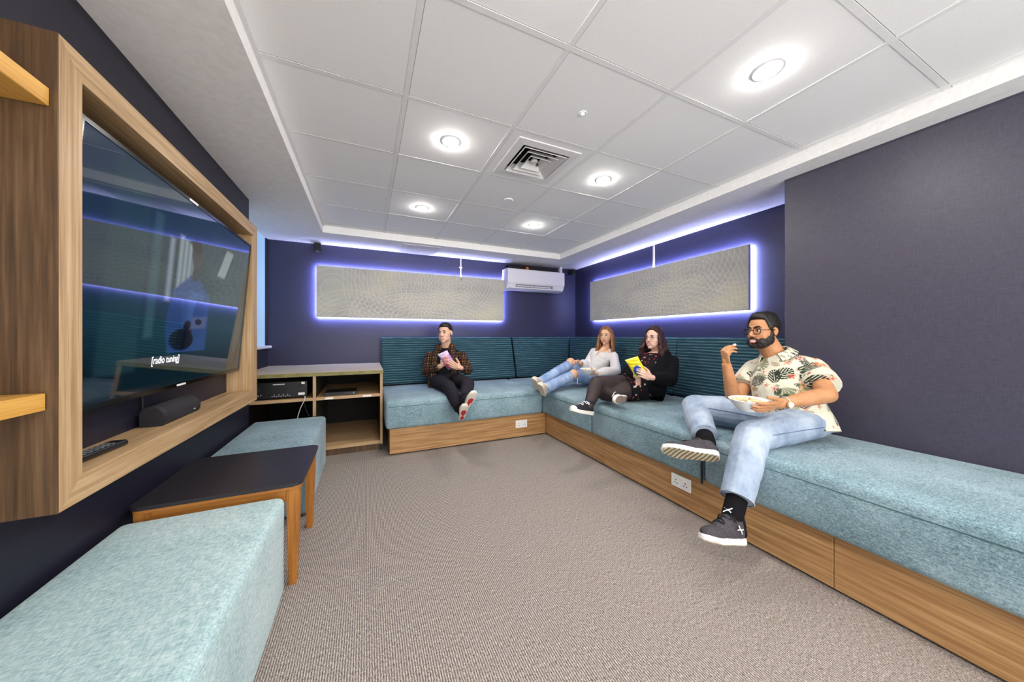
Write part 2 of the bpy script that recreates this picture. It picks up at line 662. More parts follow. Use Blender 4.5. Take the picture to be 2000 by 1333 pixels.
# ------------------------------------------------------------------ media cabinet
CB = thing('media_cabinet', 'low open oak media cabinet in the back left corner beside the bench', 'cabinet', (-.45, 4.1, 0))
CX0, CX1, CY0, CY1, CZ = XLF + .006, .150, 3.60, YB - .004, .822
W_CT = ['#a8997f', '#bfb29c', '#cabfae', '#d8cfc2']
M_CTOP = wood('pale limed oak top', W_CT, 0, .45)
M_CX = wood('cabinet oak shelf', W_FR, 0, .45)
M_CDK2 = plain('shade brown board', '#241a13', .7)  # inner boards darkened, the shade inside the cabinet is in their colour
M_CDK = plain('cabinet interior shade', '#0e0b0a', .9)  # near black, shade of the cabinet's depth put into the back board
obj('worktop', BX((CX0, CY0 - .012, CZ - .036), (CX1 + .006, CY1, CZ), .002, 1), M_CTOP, CB)
obj('worktop_edge', BX((CX0, CY0 - .016, CZ - .035), (CX1 + .006, CY0 - .0122, CZ - .001)), wood('worn olive edge', ['#5c5327', '#7d7443', '#938a58', '#aba474'], 0, .6, (12, 120)), CB)
DX = -.457
for x0, x1 in ((CX0, CX0 + .022), (CX1 - .024, CX1)):
    obj('side_panel', BX((x0, CY0, .0), (x1, CY1, CZ - .037)), M_CDK2, CB)
    obj('panel_edge', BX((x0, CY0 - .003, .06), (x1, CY0 - .0002, CZ - .037)), M_FR_Z, CB)
obj('divider', BX((DX - .013, CY0 + .002, .10), (DX + .013, CY1 - .05, CZ - .037)), M_CDK2, CB)
obj('divider_edge', BX((DX - .013, CY0 - .001, .10), (DX + .013, CY0 + .0018, CZ - .037)), M_FR_Z, CB)
obj('shelf', BX((CX0 + .023, CY0, .552), (DX - .014, CY1 - .05, .58)), M_CX, CB)
obj('shelf', BX((DX + .014, CY0, .552), (CX1 - .025, CY1 - .05, .58)), M_CX, CB)
obj('bottom_board', BX((CX0 + .023, CY0, .065), (CX1 - .025, CY1 - .05, .099)), M_CX, CB)
obj('plinth', BX((CX0 + .023, CY0 + .02, 0), (CX1 - .025, CY0 + .04, .064)), M_DK_Z, CB)
obj('back_board', BX((CX0 + .023, CY1 - .045, .1), (CX1 - .025, CY1 - .03, CZ - .037)), M_CDK, CB)
M_LBL = plain('white label', '#e8e6e2', .5)
for a_, b_ in ((.09, .16), (.42, .50)):
    obj('shelf_label', BX((DX + a_, CY0 - .002, .556), (DX + b_, CY0 - .0003, .572)), M_LBL, CB, label='white paper label')

M_BLK = plain('black plastic', '#0d0d10', .35)
M_BLKM = plain('matt black', '#15141a', .65)
M_GRYP = plain('silver print', '#b9bcc4', .4)
av = thing('amplifier', 'black audio amplifier on the left cabinet shelf with knobs and labels', 'amplifier', (-.72, 3.75, .58))
AX0, AX1 = -.955, -.52
obj('casing', BX((AX0, 3.63, .592), (AX1, 3.98, .742), .006, 2), M_BLK, av)
for x in (AX0 + .03, AX1 - .03):
    for y in (3.66, 3.94):
        bm = bmesh.new()
        add_lathe(bm, [(0, 0), (.015, 0), (.015, .012), (0, .012)], (x, y, .5805), 12)
        obj('foot', bm, M_BLKM, av)
for x, z, r in ((AX0 + .05, .675, .022), (AX1 - .06, .695, .02)):
    bm = bmesh.new()
    add_lathe(bm, [(0, 0), (r, 0), (r * .9, .018), (0, .018)], n=20, mtx=Matrix.Translation((x, 3.6302, z)) @ Matrix.Rotation(PI / 2, 4, 'X'))
    obj('knob', bm, M_BLKM, av)
bm = bmesh.new()
add_box(bm, (-.79, 3.6275, .716), (-.70, 3.6298, .726))
obj('brand_plate', bm, M_GRYP, av)
obj('sticker', BX((-.567, 3.6275, .715), (-.54, 3.6298, .735)), M_LBL, av, label='small white sticker')
obj('sticker', BX((-.592, 3.6275, .612), (-.54, 3.6298, .634)), M_LBL, av, label='larger white sticker')
bm = bmesh.new()
for k in range(9):
    x = -.80 + .017 * k
    add_box(bm, (x, 3.6275, .607 + .004 * (k % 2)), (x + .010, 3.6298, .612 + .004 * (k % 2)))
    if k % 2:
        add_box(bm, (x, 3.6275, .624), (x + .008, 3.6298, .628))
obj('front_print', bm, M_GRYP, av)
bm = bmesh.new()
for k in range(3):
    add_box(bm, (AX0 + .03 + .02 * k, 3.6275, .612 + .006 * k), (AX0 + .038 + .02 * k, 3.6298, .622 + .006 * k))
obj('front_print', bm, M_GRYP, av)

dp = thing('disc_player', 'slim black disc player on the right cabinet shelf', 'disc player', (-.25, 3.75, .58))
obj('casing', BX((-.375, 3.625, .5815), (-.095, 3.85, .617), .003, 1), M_BLK, dp)
obj('button', BX((-.125, 3.622, .596), (-.115, 3.6248, .602)), M_GRYP, dp)
obj('tray', BX((-.345, 3.6225, .595), (-.20, 3.6248, .609)), M_BLKM, dp)
single('cable', TUBE(smooth_path([(-.535, 3.60, .600), (-.535, 3.585, .57), (-.575, 3.588, .47), (-.60, 3.59, .33), (-.60, 3.60, .11)], 6), .0035), plain('white cable', '#d9d7d2', .5), 'white cable hanging from the amplifier in front of the cabinet', 'cable', smooth=60)
single('cable', TUBE(smooth_path([(-.545, 3.62, .54), (-.52, 3.60, .46), (-.49, 3.592, .40), (-.44, 3.590, .405), (-.41, 3.62, .40)], 6), .003), M_BLKM, 'thin black cable drooping below the cabinet shelves', 'cable', smooth=60)

# ------------------------------------------------------------------ television surround, shelves
FX, FY0, FY1, FZ0, FZ1, FT = -.735, 1.259, 2.935, .706, 1.963, .076
fr = thing('display_surround', 'deep oak box frame on the left wall around the television', 'frame', (XL, 2.1, FZ0))


def mitred(pts, ext, mat):
    bm = bmesh.new()
    add_prism(bm, pts, ext)
    return obj('frame_board', bm, mat, fr)


e = (FX - XL - .001, 0, 0)
X0 = XL + .001
g = .0006
mitred([(X0, FY0 + FT, FZ0 + FT + g), (X0, FY1 - FT, FZ0 + FT + g), (X0, FY1, FZ0 + g), (X0, FY0, FZ0 + g)], e, M_FR_Y)
mitred([(X0, FY0 + FT, FZ1 - FT - g), (X0, FY1 - FT, FZ1 - FT - g), (X0, FY1, FZ1 - g), (X0, FY0, FZ1 - g)], e, M_FR_Y)
mitred([(X0, FY0, FZ0), (X0, FY0 + FT, FZ0 + FT), (X0, FY0 + FT, FZ1 - FT), (X0, FY0, FZ1)], e, M_FR_Z)
mitred([(X0, FY1, FZ0), (X0, FY1 - FT, FZ0 + FT), (X0, FY1 - FT, FZ1 - FT), (X0, FY1, FZ1)], e, M_FR_Z)
obj('side_cladding', BX((X0, FY0 - .004, FZ0), (FX - .0005, FY0 - .0003, FZ1)), M_DK_Z, fr, label='dark walnut cladding')
single('wall_shelf', BX((XL + .001, .30, 1.764), (-.748, FY0 - .006, 1.811), .002, 1), M_SHELF, 'honey oak wall shelf beside the television, the upper one', 'shelf')
bm = bmesh.new()
add_prism(bm, [(XL + .001, .30, .980), (-.752, .30, .980), (-.752, FY0 - .012, .980), (-.765, FY0 - .006, .980), (XL + .001, FY0 - .006, .980)], (0, 0, .043))
single('wall_shelf', bm, M_SHELF, 'honey oak wall shelf beside the television, the lower one', 'shelf')

# ------------------------------------------------------------------ television
TVB, TVT = V((-.816, 1.345, .931)), V((-.746, 1.345, 1.809))
TVW = 2.835 - 1.345
U = (TVT - TVB)
TVH = U.length
U.normalize()
YD = V((0, 1, 0))
N = YD.cross(U)
TM = mat_axes(YD, U, N, TVB)
tv = thing('television', 'large black flat screen television tilted forward in the oak surround', 'television', (-.76, 2.04, .94))
obj('casing', BX((0, 0, -.03), (TVW, TVH, 0), .004, 2, TM), M_BLK, tv)
obj('rear_housing', BX((.25, .12, -.062), (TVW - .25, TVH - .25, -.0305), .006, 1, TM), M_BLKM, tv)
BZ = .014
bm = bmesh.new()
for a in ((0, 0, TVW, BZ + .006), (0, TVH - BZ, TVW, TVH), (0, BZ + .006, BZ, TVH - BZ), (TVW - BZ, BZ + .006, TVW, TVH - BZ)):
    add_box(bm, (a[0], a[1], .0002), (a[2], a[3], .004), 0, 1, TM)
obj('bezel', bm, plain('gloss black bezel', '#08080a', .15), tv)
# the moving picture on the screen
NX_, NY_ = 250, 150
xs = np.linspace(0, 1, NX_)
ys_ = np.linspace(0, 1, NY_)
A, B = np.meshgrid(xs, ys_)
pic = np.zeros((NY_, NX_, 3))


def ss(x, a, b):
    q = np.clip((x - a) / (b - a), 0, 1)
    return q * q * (3 - 2 * q)


def put(mask, col):
    global pic
    c = np.array(lin(col))
    pic = pic * (1 - mask[..., None]) + c * mask[..., None]


pic[:] = np.array(lin('#16384a'))
put(ss(A, .05, .55) * .8, '#1f4a52')
put(ss(B, .55, .95) * .5, '#243a5e')
put(ss(-B, -.3, -.08) * .75, '#0c1d26')
soft = lambda d, w=.012: 1 - ss(d, -w, w)
rect = lambda x0, x1, y0, y1: soft(np.maximum(np.maximum(x0 - A, A - x1), np.maximum(y0 - B, B - y1)))
ellp = lambda cx, cy, rx, ry: soft((((A - cx) / rx) ** 2 + ((B - cy) / ry) ** 2) ** .5 - 1, .06)
put(rect(.10, .24, .1, .98) * .5, '#2a5058')
put(rect(.26, .30, .25, .85) * .7, '#3d6670')
put(rect(.335, .375, .42, .78), '#1d2f3c')
put(rect(.342, .366, .44, .765), '#8d9fb4')
for k in range(4):
    put(rect(.395 + .028 * k, .415 + .028 * k, .50, .80 - .012 * k) * .9, '#a9bcc8')
dd = (A - .74) - .35 * (B - .75)
put(soft(np.abs(dd) - .035, .006) * rect(.62, .9, .66, .86), '#b9c8cd')
put(rect(.60, .98, .30, .92) * .35, '#33545c')
# figure
sh = np.maximum(np.abs(A - .505) - (.125 - .11 * np.clip((B - .50) / .12, 0, 1)), B - .64)
put(soft(sh, .01) * (B > .17), '#2f5590')
put(soft(np.maximum(np.abs(A - .53) - .05, np.maximum(B - .52, .3 - B))), '#3a67a6')
put(ellp(.405, .33, .045, .15), '#274a82')
put(ellp(.555, .36, .04, .12), '#2a4f8a')
put(rect(.485, .53, .58, .68), '#33333f')
put(ellp(.508, .735, .036, .075), '#3c3d49')
put(ellp(.502, .78, .037, .042), '#14182a')
put(ellp(.49, .30, .03, .05), '#23242e')
put(ellp(.46, .24, .075, .06), '#131821')
m = soft(np.maximum(np.abs((A - .565) - .15 * (B - .33)) - .055, np.abs((B - .34) - .12 * (A - .56)) - .035), .008)
put(m, '#5b6c95')
put(ellp(.56, .345, .025, .018), '#1d2436')
bm = bmesh.new()
vs = [[bm.verts.new((BZ + (TVW - 2 * BZ) * xs[i], BZ + .006 + (TVH - 2 * BZ - .006) * ys_[j], .0012)) for i in range(NX_)] for j in range(NY_)]
for j in range(NY_ - 1):
    for i in range(NX_ - 1):
        bm.faces.new((vs[j][i], vs[j][i + 1], vs[j + 1][i + 1], vs[j + 1][i]))
bmesh.ops.transform(bm, matrix=TM, verts=bm.verts)
me = bpy.data.meshes.new('screen')
bm.to_mesh(me)
bm.free()
at = me.color_attributes.new('Col', 'FLOAT_COLOR', 'POINT')
buf = np.ones((NY_ * NX_, 4))
buf[:, :3] = pic.reshape(-1, 3)
at.data.foreach_set('color', buf.astype(np.float32).ravel())
t = NT('television picture')
a = t.n('ShaderNodeAttribute', attribute_name='Col')
t.base('#030305')
t.l(a.outputs['Color'], t.b.inputs['Emission Color'])
t.b.inputs['Emission Strength'].default_value = .5
t.set(.035, .62)
link('screen', me, t.m, tv)
# caption on screen
cu = bpy.data.curves.new('caption', 'FONT')
cu.body = '[radio tuning]'
cu.size = .05
cu.offset = .0006
tmp = bpy.data.objects.new('caption_tmp', cu)
COL.objects.link(tmp)
dg = bpy.context.evaluated_depsgraph_get()
me = bpy.data.meshes.new_from_object(tmp.evaluated_get(dg))
bpy.data.objects.remove(tmp)
co = np.array([v.co for v in me.vertices])
mn, mx = co.min(0), co.max(0)
s = .212 / (mx[0] - mn[0])
sy_ = s * 1.12
me.transform(TM @ Matrix.Translation((.468, .113, .0022)) @ Matrix.Diagonal((s, sy_, 1, 1)) @ Matrix.Translation((-mn[0], -mn[1], 0)))
link('caption', me, plain('lit caption', '#dcdde2', .5, emit=.85, ecol='#e6e6ea'), tv)
M_TAG = plain('white sticker', '#f0f0ee', .5)
obj('brand_plate', BX((.68, .004, .0041), (.76, .013, .0048), 0, 1, TM), M_TAG, tv, label='small white brand strip')
obj('sticker', BX((.62, TVH - .012, .0041), (.70, TVH - .002, .0048), 0, 1, TM), M_TAG, tv)
obj('side_label', BX((TVW - .0002, .02, -.02), (TVW + .0008, .055, -.008), 0, 1, TM), M_TAG, tv)
obj('wall_mount', BX((-.875, 1.85, 1.2), (-.868, 2.25, 1.5)), M_BLKM, tv)
obj('mount_plate', BX((XL + .0005, 1.8, 1.15), (-.8755, 2.3, 1.55)), M_BLKM, tv)

# centre speaker, cable and remote on the ledge of the surround
LZ = FZ0 + FT + .0012
sp = thing('centre_speaker', 'black half round centre speaker on the ledge below the television', 'speaker', (-.80, 2.1, LZ))
prof = [(-.872, 0), (-.872, .075)]
prof += [(-.842 + .062 * math.sin(a), .026 + .062 * math.cos(a)) for a in [PI * k / 14 for k in range(0, 10)]] + [(-.795, 0)]
prof = [(-.874, 0), (-.874, .06), (-.864, .078), (-.842, .086), (-.818, .078), (-.800, .058), (-.792, .034), (-.794, .012), (-.802, 0)]
bm = bmesh.new()
add_prism(bm, [(x, 1.885, LZ + z) for x, z in prof], (0, .325, 0))
obj('cabinet', bm, M_BLKM, sp, smooth=35)
bm = bmesh.new()
add_prism(bm, [(x + .001, 1.93, LZ + z + .0008) for x, z in prof[3:8]] + [(x - .004, 1.93, LZ + z - .003) for x, z in reversed(prof[3:8])], (0, .25, 0))
obj('grille', bm, plain('black speaker cloth', '#1a171d', .8), sp, smooth=35)
obj('badge', BX((-.7918, 2.135, LZ + .02), (-.7905, 2.15, LZ + .025)), M_GRYP, sp)
single('cable', TUBE([(-.884, 1.93, LZ + .155), (-.884, 1.93, LZ + .02), (-.882, 1.935, LZ + .003), (-.876, 1.94, LZ + .003)], .005), M_BLKM, 'black cable dropping from the television to the centre speaker', 'cable')
rm = thing('remote_control', 'slim black remote control lying on the ledge of the oak surround', 'remote', (-.80, 1.50, LZ))
RM = Matrix.Translation((-.806, 1.515, LZ)) @ Matrix.Rotation(math.radians(86), 4, 'Z')
obj('casing', BX((-.13, -.024, 0), (.105, .024, .02), .008, 3, RM), M_BLK, rm)
bm = bmesh.new()
for i in range(8):
    for j in range(3):
        add_box(bm, (-.11 + .022 * i, -.016 + .0125 * j, .0195), (-.099 + .022 * i, -.0085 + .0125 * j, .0218), 0, 1, RM)
obj('key', bm, plain('grey keys', '#6f7278', .5), rm, kind=None)

# ------------------------------------------------------------------ backlit wall art
t = NT('spirograph line print')
X_ = t.n('ShaderNodeSeparateXYZ')
tc = t.n('ShaderNodeTexCoord')
t.l(tc.outputs['Object'], X_.inputs[0])
acc = None
fams = [((-1.05, .34), (1.0, 1.0), 15, .012, (.10, .95)), ((-.35, .50), (1.0, .7), 22, .016, (.15, .60)), ((-.15, .02), (.75, 1.15), 24, .018, (.10, .55)),
        ((.35, .62), (.8, 1.0), 24, .018, (.12, .62)), ((.55, .05), (1.1, .85), 22, .016, (.16, .80)), ((1.05, .50), (1.0, 1.2), 18, .014, (.20, .75)), ((-.85, -.25), (1.0, 1.0), 20, .014, (.25, .62)),
        ((.1, -.35), (.55, 1.0), 20, .014, (.3, .75))]
for (cx, cz), (ax, az), fr_, wd, (r0, r1) in fams:
    dx = t.math('MULTIPLY', t.math('SUBTRACT', X_.outputs[0], cx), ax)
    dz = t.math('MULTIPLY', t.math('SUBTRACT', X_.outputs[2], cz), az)
    r = t.math('SQRT', t.math('ADD', t.math('MULTIPLY', dx, dx), t.math('MULTIPLY', dz, dz)))
    ph = t.math('PINGPONG', t.math('MULTIPLY', r, fr_), .5)
    line = t.math('LESS_THAN', ph, fr_ * .0011)
    inside = t.math('MULTIPLY', t.math('GREATER_THAN', r, r0), t.math('LESS_THAN', r, r1))
    line = t.math('MULTIPLY', line, inside)
    acc = line if acc is None else t.math('MAXIMUM', acc, line)
cloud = t.noise(t.coord((1.4, 1.4, 3)), 1.2, 4)
basec = t.ramp(cloud, [(.35, '#a3a19a'), (.5, '#b3b0a5'), (.68, '#bfbaa4')])
t.base(t.mix(acc, basec, '#d8d5ce'))
M_ART = t.set(.7, .3)
M_LED = plain('blue white led strip', '#9aa4ff', .5, emit=290, ecol=(.47, .51, 1.0))
M_ARTB = plain('art panel edge', '#8a8790', .7)


def art(label, origin, rz, width, z0, z1):
    a = thing('wall_art', label, 'wall art', origin)
    T = Matrix.Translation(V(origin)) @ Matrix.Rotation(rz, 4, 'Z')
    h = z1 - z0
    obj('canvas', BX((-width / 2, -.060, 0), (width / 2, -.032, h), 0, 1, T), M_ARTB, a)
    bm = bmesh.new()
    bm.faces.new([bm.verts.new(p) for p in ((-width / 2, 0, 0), (width / 2, 0, 0), (width / 2, 0, h), (-width / 2, 0, h))])
    me = bpy.data.meshes.new('print')
    bm.to_mesh(me)
    bm.free()
    o = link('print', me, M_ART)
    o.parent = a
    o.location = Matrix.Rotation(rz, 4, 'Z') @ V((0, -.0606, 0))
    o.rotation_euler = (0, 0, rz)
    bm = bmesh.new()
    q = .004
    for b in ((-width / 2 + q, q, width / 2 - q, q + .012), (-width / 2 + q, h - q - .012, width / 2 - q, h - q), (-width / 2 + q, q + .012, -width / 2 + q + .012, h - q - .012), (width / 2 - q - .012, q + .012, width / 2 - q, h - q - .012)):
        add_box(bm, (b[0], -.0318, b[1]), (b[2], -.027, b[3]), 0, 1, T)
    obj('led_strip', bm, M_LED, a, label='glowing blue white light strip')
    for x in (-width * .35, width * .35):
        obj('batten', BX((x - .03, -.0316, h * .3), (x + .03, -.0005, h * .7), 0, 1, T), M_ARTB, a)
    return a


art('wide grey line print panel with blue glow on the back wall', (.672, YB, 1.403), 0, 2.455, 1.403, 2.028)
art('wide grey line print panel with blue glow on the right wall', (XR, 2.965, 1.41), -PI / 2, 2.30, 1.41, 2.012)

# conduits down to the panels
M_WHT = plain('white plastic', '#e6e4ec', .35)
cdt = thing('cable_conduit', 'thin white conduit with a clip above the panel on the back wall', 'conduit', (1.245, YB, 2.03))
obj('pipe', TUBE([(1.245, YB - .012, 2.034), (1.245, YB - .012, HS)], .0095, 10), M_WHT, cdt)
obj('clip', BX((1.222, YB - .022, 2.158), (1.268, YB - .0002, 2.176), .003, 1), M_WHT, cdt)
single('cable_conduit', BX((XR - .018, 2.925, 2.02), (XR - .0003, 2.945, HS - .001), .002, 1), M_WHT, 'thin white conduit above the panel on the right wall', 'conduit')
bm = bmesh.new()
add_lathe(bm, [(0, 0), (.016, 0), (.014, .006), (0, .008)], n=16, mtx=Matrix.Translation((1.243, YB - .0615, 1.985)) @ Matrix.Rotation(PI / 2, 4, 'X'))
single('light_sensor', bm, plain('grey sensor', '#8e8d8c', .5), 'small round grey button on the back wall panel below its conduit', 'sensor')

# ------------------------------------------------------------------ air conditioner
ac = thing('air_conditioner', 'white wall mounted air conditioner in the back right corner', 'air conditioner', (2.4, YB, 1.86))
AX0, AX1, AY = 1.90, 2.885, 4.385
M_AC = plain('air conditioner white', '#dcd9e4', .3)
prof = [(YB - .001, 1.90), (YB - .001, 2.185), (AY + .02, 2.185), (AY, 2.165), (AY, 1.965), (AY + .012, 1.955), (AY + .02, 1.93), (AY + .05, 1.885), (AY + .09, 1.872), (YB - .03, 1.872)]
bm = bmesh.new()
add_prism(bm, [(AX0, y, z) for y, z in prof], (AX1 - AX0, 0, 0))
obj('body', bm, M_AC, ac, smooth=30)
bm = bmesh.new()
add_box(bm, (AX0 - .002, AY - .008, 1.972), (AX1 + .002, AY - .0005, 2.172), .003, 2)
obj('front_panel', bm, M_AC, ac)
bm = bmesh.new()
add_prism(bm, [(AX0 + .14, AY + .016, 1.950), (AX0 + .14, AY + .012, 1.950), (AX0 + .14, AY + .006, 1.914), (AX0 + .14, AY + .024, 1.914)], (AX1 - AX0 - .35, 0, 0))
obj('outlet', bm, plain('outlet dark', '#5d5a66', .6), ac)
for k in range(2):
    bm = bmesh.new()
    x0 = AX0 + .145 + k * .305
    add_prism(bm, [(x0, AY + .004, 1.936), (x0, AY - .002, 1.932), (x0, AY + .008, 1.916), (x0, AY + .014, 1.918)], (.295, 0, 0))
    obj('louvre', bm, M_AC, ac)
obj('lower_lip', BX((AX0 + .03, AY - .003, 1.888), (AX1 - .03, AY + .05, 1.906), .006, 2), M_AC, ac)
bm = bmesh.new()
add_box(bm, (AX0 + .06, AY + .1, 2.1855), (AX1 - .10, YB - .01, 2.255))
obj('gap_shade', bm, plain('gap shade black', '#17141a', .9), ac)  # black box standing in for the shaded gap above the unit
single('pipe_elbow', BX((2.865, 4.47, 2.187), (2.905, 4.53, HS - .001), .004, 1), M_AC, 'white pipe cover rising from the air conditioner to the soffit', 'pipe')
bm = bmesh.new()
add_lathe(bm, [(0, 0), (.02, .003), (.024, .02), (.012, .04), (0, .045)], (2.24, 4.42, 2.186), 16)
single('orange_cap', bm, plain('orange plastic', '#d07a26', .5), 'small orange cap on top of the air conditioner', 'cap', smooth=40)

# small wall loudspeakers
for lab, lo, hi, rz in (('small black loudspeaker high on the back wall left of the panel', (-.575, 4.47, 2.185), (-.50, 4.56, 2.285), 0),
                        ('small black loudspeaker high in the corner beside the air conditioner', (3.08, 4.44, 2.185), (3.155, 4.53, 2.275), 0)):
    s_ = thing('wall_speaker', lab, 'speaker', ((lo[0] + hi[0]) / 2, hi[1], lo[2]))
    obj('cabinet', BX(lo, hi, .008, 2), M_BLKM, s_)
    obj('bracket', BX(((lo[0] + hi[0]) / 2 - .012, hi[1] + .0005, (lo[2] + hi[2]) / 2 - .02), ((lo[0] + hi[0]) / 2 + .012, YB - .0003, (lo[2] + hi[2]) / 2 + .02)), M_BLKM, s_)
    bm = bmesh.new()
    add_lathe(bm, [(.0, 0), (.026, 0), (.030, .003), (.030, .0), (.033, 0)], n=20, mtx=Matrix.Translation(((lo[0] + hi[0]) / 2, lo[1] - .0008, (lo[2] + hi[2]) / 2 - .005)) @ Matrix.Rotation(PI / 2, 4, 'X'))
    obj('driver', bm, M_BLK, s_)
    obj('badge', BX((lo[0] + .03, lo[1] - .002, lo[2] + .006), (lo[0] + .042, lo[1] - .0003, lo[2] + .010)), M_GRYP, s_)

# ------------------------------------------------------------------ sockets
M_SOCK = plain('socket white', '#e9e9e6', .3)


def socket(label, pos, rz):
    s_ = thing('wall_socket', label, 'socket', pos)
    T = Matrix.Translation(V(pos)) @ Matrix.Rotation(rz, 4, 'Z')
    obj('plate', BX((-.073, -.012, -.043), (.073, -.0004, .043), .003, 2, T), M_SOCK, s_)
    for c in (-.036, .036):
        bm = bmesh.new()
        for dx, dz, w, h in ((0, .006, .003, .0045), (-.011, -.014, .005, .0025), (.011, -.014, .005, .0025)):
            add_box(bm, (c + dx - w, -.0128, dz - h), (c + dx + w, -.0121, dz + h), 0, 1, T)
        obj('pin_hole', bm, M_BLKM, s_)
    for c in (-.014, .014):
        obj('switch', BX((c - .006, -.0145, .018), (c + .006, -.0122, .034), .001, 1, T), M_SOCK, s_)
    return s_


socket('white double power socket on the back bench plinth', (1.628, YBB, .158), 0)
socket('white double power socket on the right bench plinth', (XB, 1.536, .175), -PI / 2)

# ------------------------------------------------------------------ ceiling fittings
M_RING = plain('downlight ring white', '#eeeeee', .4)
M_LAMP = plain('lamp lens', '#ffffff', .3, emit=430, ecol=(1.0, .955, .90))


def downlight(x, y):
    d = bpy.data.objects.new('ceiling_light', None)
    COL.objects.link(d)
    d.location = (x, y, HC)
    ROOT_LOC[d] = V((x, y, HC))
    bm = bmesh.new()
    add_lathe(bm, [(.046, .0), (.060, .0), (.058, -.002), (.054, -.0035), (.047, -.0035), (.046, 0)], (x, y, HC - .0004), 32)
    obj('ring', bm, M_RING, d, smooth=40)
    bm = bmesh.new()
    add_lathe(bm, [(0, -.015), (.016, -.0143), (.030, -.0115), (.040, -.0075), (.0455, -.003), (.0455, -.001), (0, -.001)], (x, y, HC - .0004), 32)
    obj('lens', bm, M_LAMP, d, smooth=60)
    return d


src = downlight(.476, 1.99)
LP = [(.476, 1.99, 'bright round downlight left of the air diffuser'), (1.664, 1.99, 'bright round downlight right of the air diffuser'), (.476, 3.127, 'round downlight in the far left of the ceiling grid, before the back grille'),
      (1.664, 3.127, 'round downlight in the far right of the ceiling grid, past the smoke detector'), (1.664, .87, 'large bright downlight nearest the viewer at upper right'),
      (.476, .80, 'downlight glowing at the top edge of the photo'), (.476, -.33, None), (1.664, -.33, None)]
for k, (x, y, lb) in enumerate(LP):
    d = src if k == 0 else src.copy()
    if k:
        COL.objects.link(d)
        d.location = (x, y, HC)
        for ch in src.children:
            c = ch.copy()
            COL.objects.link(c)
            c.parent = d
    props(d, lb or 'round ceiling downlight behind the viewer', 'ceiling light', 'ceiling downlights')

el = thing('emergency_light', 'tiny greenish indicator light in the ceiling before the air diffuser', 'light', (1.068, 1.443, HC))
bm = bmesh.new()
add_lathe(bm, [(.0105, 0), (.022, 0), (.020, -.004), (.0105, -.004)], (1.068, 1.443, HC - .0004), 24)
obj('ring', bm, M_RING, el)
bm = bmesh.new()
add_lathe(bm, [(0, -.006), (.007, -.005), (.010, -.001), (0, -.0008)], (1.068, 1.443, HC - .0004), 20)
obj('lens', bm, plain('green white led', '#d8ffe8', .3, emit=18, ecol=(.75, 1, .85)), el, smooth=60)

sm = thing('smoke_detector', 'small flat white disc detector on the ceiling beyond the diffuser', 'detector', (1.144, 2.626, HC))
bm = bmesh.new()
add_lathe(bm, [(0, -.012), (.036, -.012), (.042, -.008), (.042, -.0005), (0, -.0005)], (1.144, 2.626, HC), 28)
obj('disc', bm, M_RING, sm, smooth=30)
bm = bmesh.new()
add_lathe(bm, [(.0425, -.0015), (.0455, -.0015), (.0455, -.0002), (.0425, -.0002)], (1.144, 2.626, HC), 28)
obj('base_ring', bm, plain('base ring grey', '#6d6d6d', .8), sm)  # mid grey rim just outside the disc

df = thing('air_diffuser', 'square white louvred air diffuser set in the ceiling grid', 'vent', (1.07, 1.99, HC))
DXc, DYc = 1.07, 1.99


def sq(h):
    return [(DXc - h, DYc - h), (DXc + h, DYc - h), (DXc + h, DYc + h), (DXc - h, DYc + h)]


def sq_ring(bm, prof):
    """closed ring of square sections: prof = [(half width, z)]"""
    rings = [[bm.verts.new((x, y, z)) for x, y in sq(h)] for h, z in prof]
    for a, b in zip(rings, rings[1:] + rings[:1]):
        for i in range(4):
            bm.faces.new((a[i], a[(i + 1) % 4], b[(i + 1) % 4], b[i]))


M_DIF = plain('diffuser enamel', '#dcdad9', .45)
bm = bmesh.new()
sq_ring(bm, [(.172, HC - .010), (.225, HC - .006), (.228, HC - .0005), (.172, HC + .03)])
obj('frame', bm, M_DIF, df)
for k, h in enumerate((.148, .108, .068)):
    bm = bmesh.new()
    sq_ring(bm, [(h + .012, HC - .014), (h + .0095, HC - .016), (h - .030, HC + .026), (h - .027, HC + .028)])
    obj('louvre', bm, M_DIF, df)
bm = bmesh.new()
r0 = [bm.verts.new((x, y, HC + .0205)) for x, y in sq(.2215)]
r1 = [bm.verts.new((x, y, HC + .20)) for x, y in sq(.2215)]
for i in range(4):
    bm.faces.new((r0[i], r0[(i + 1) % 4], r1[(i + 1) % 4], r1[i]))
bm.faces.new(r1)
obj('duct', bm, plain('dark duct lining', '#2b2a2c', .9), df)  # one dark colour on all inner faces of the duct
bm = bmesh.new()
add_lathe(bm, [(0, -.004), (.018, -.002), (.026, .008), (.018, .024), (0, .026)], (DXc - .008, DYc + .0, HC - .002), 18)
obj('valve', bm, M_DIF, df, smooth=40)
bm = bmesh.new()
add_box(bm, (DXc + .03, DYc + .03, HC + .0), (DXc + .045, DYc + .046, HC + .02), .003, 1)
obj('screw_block', bm, plain('dark screw', '#555555', .6), df)

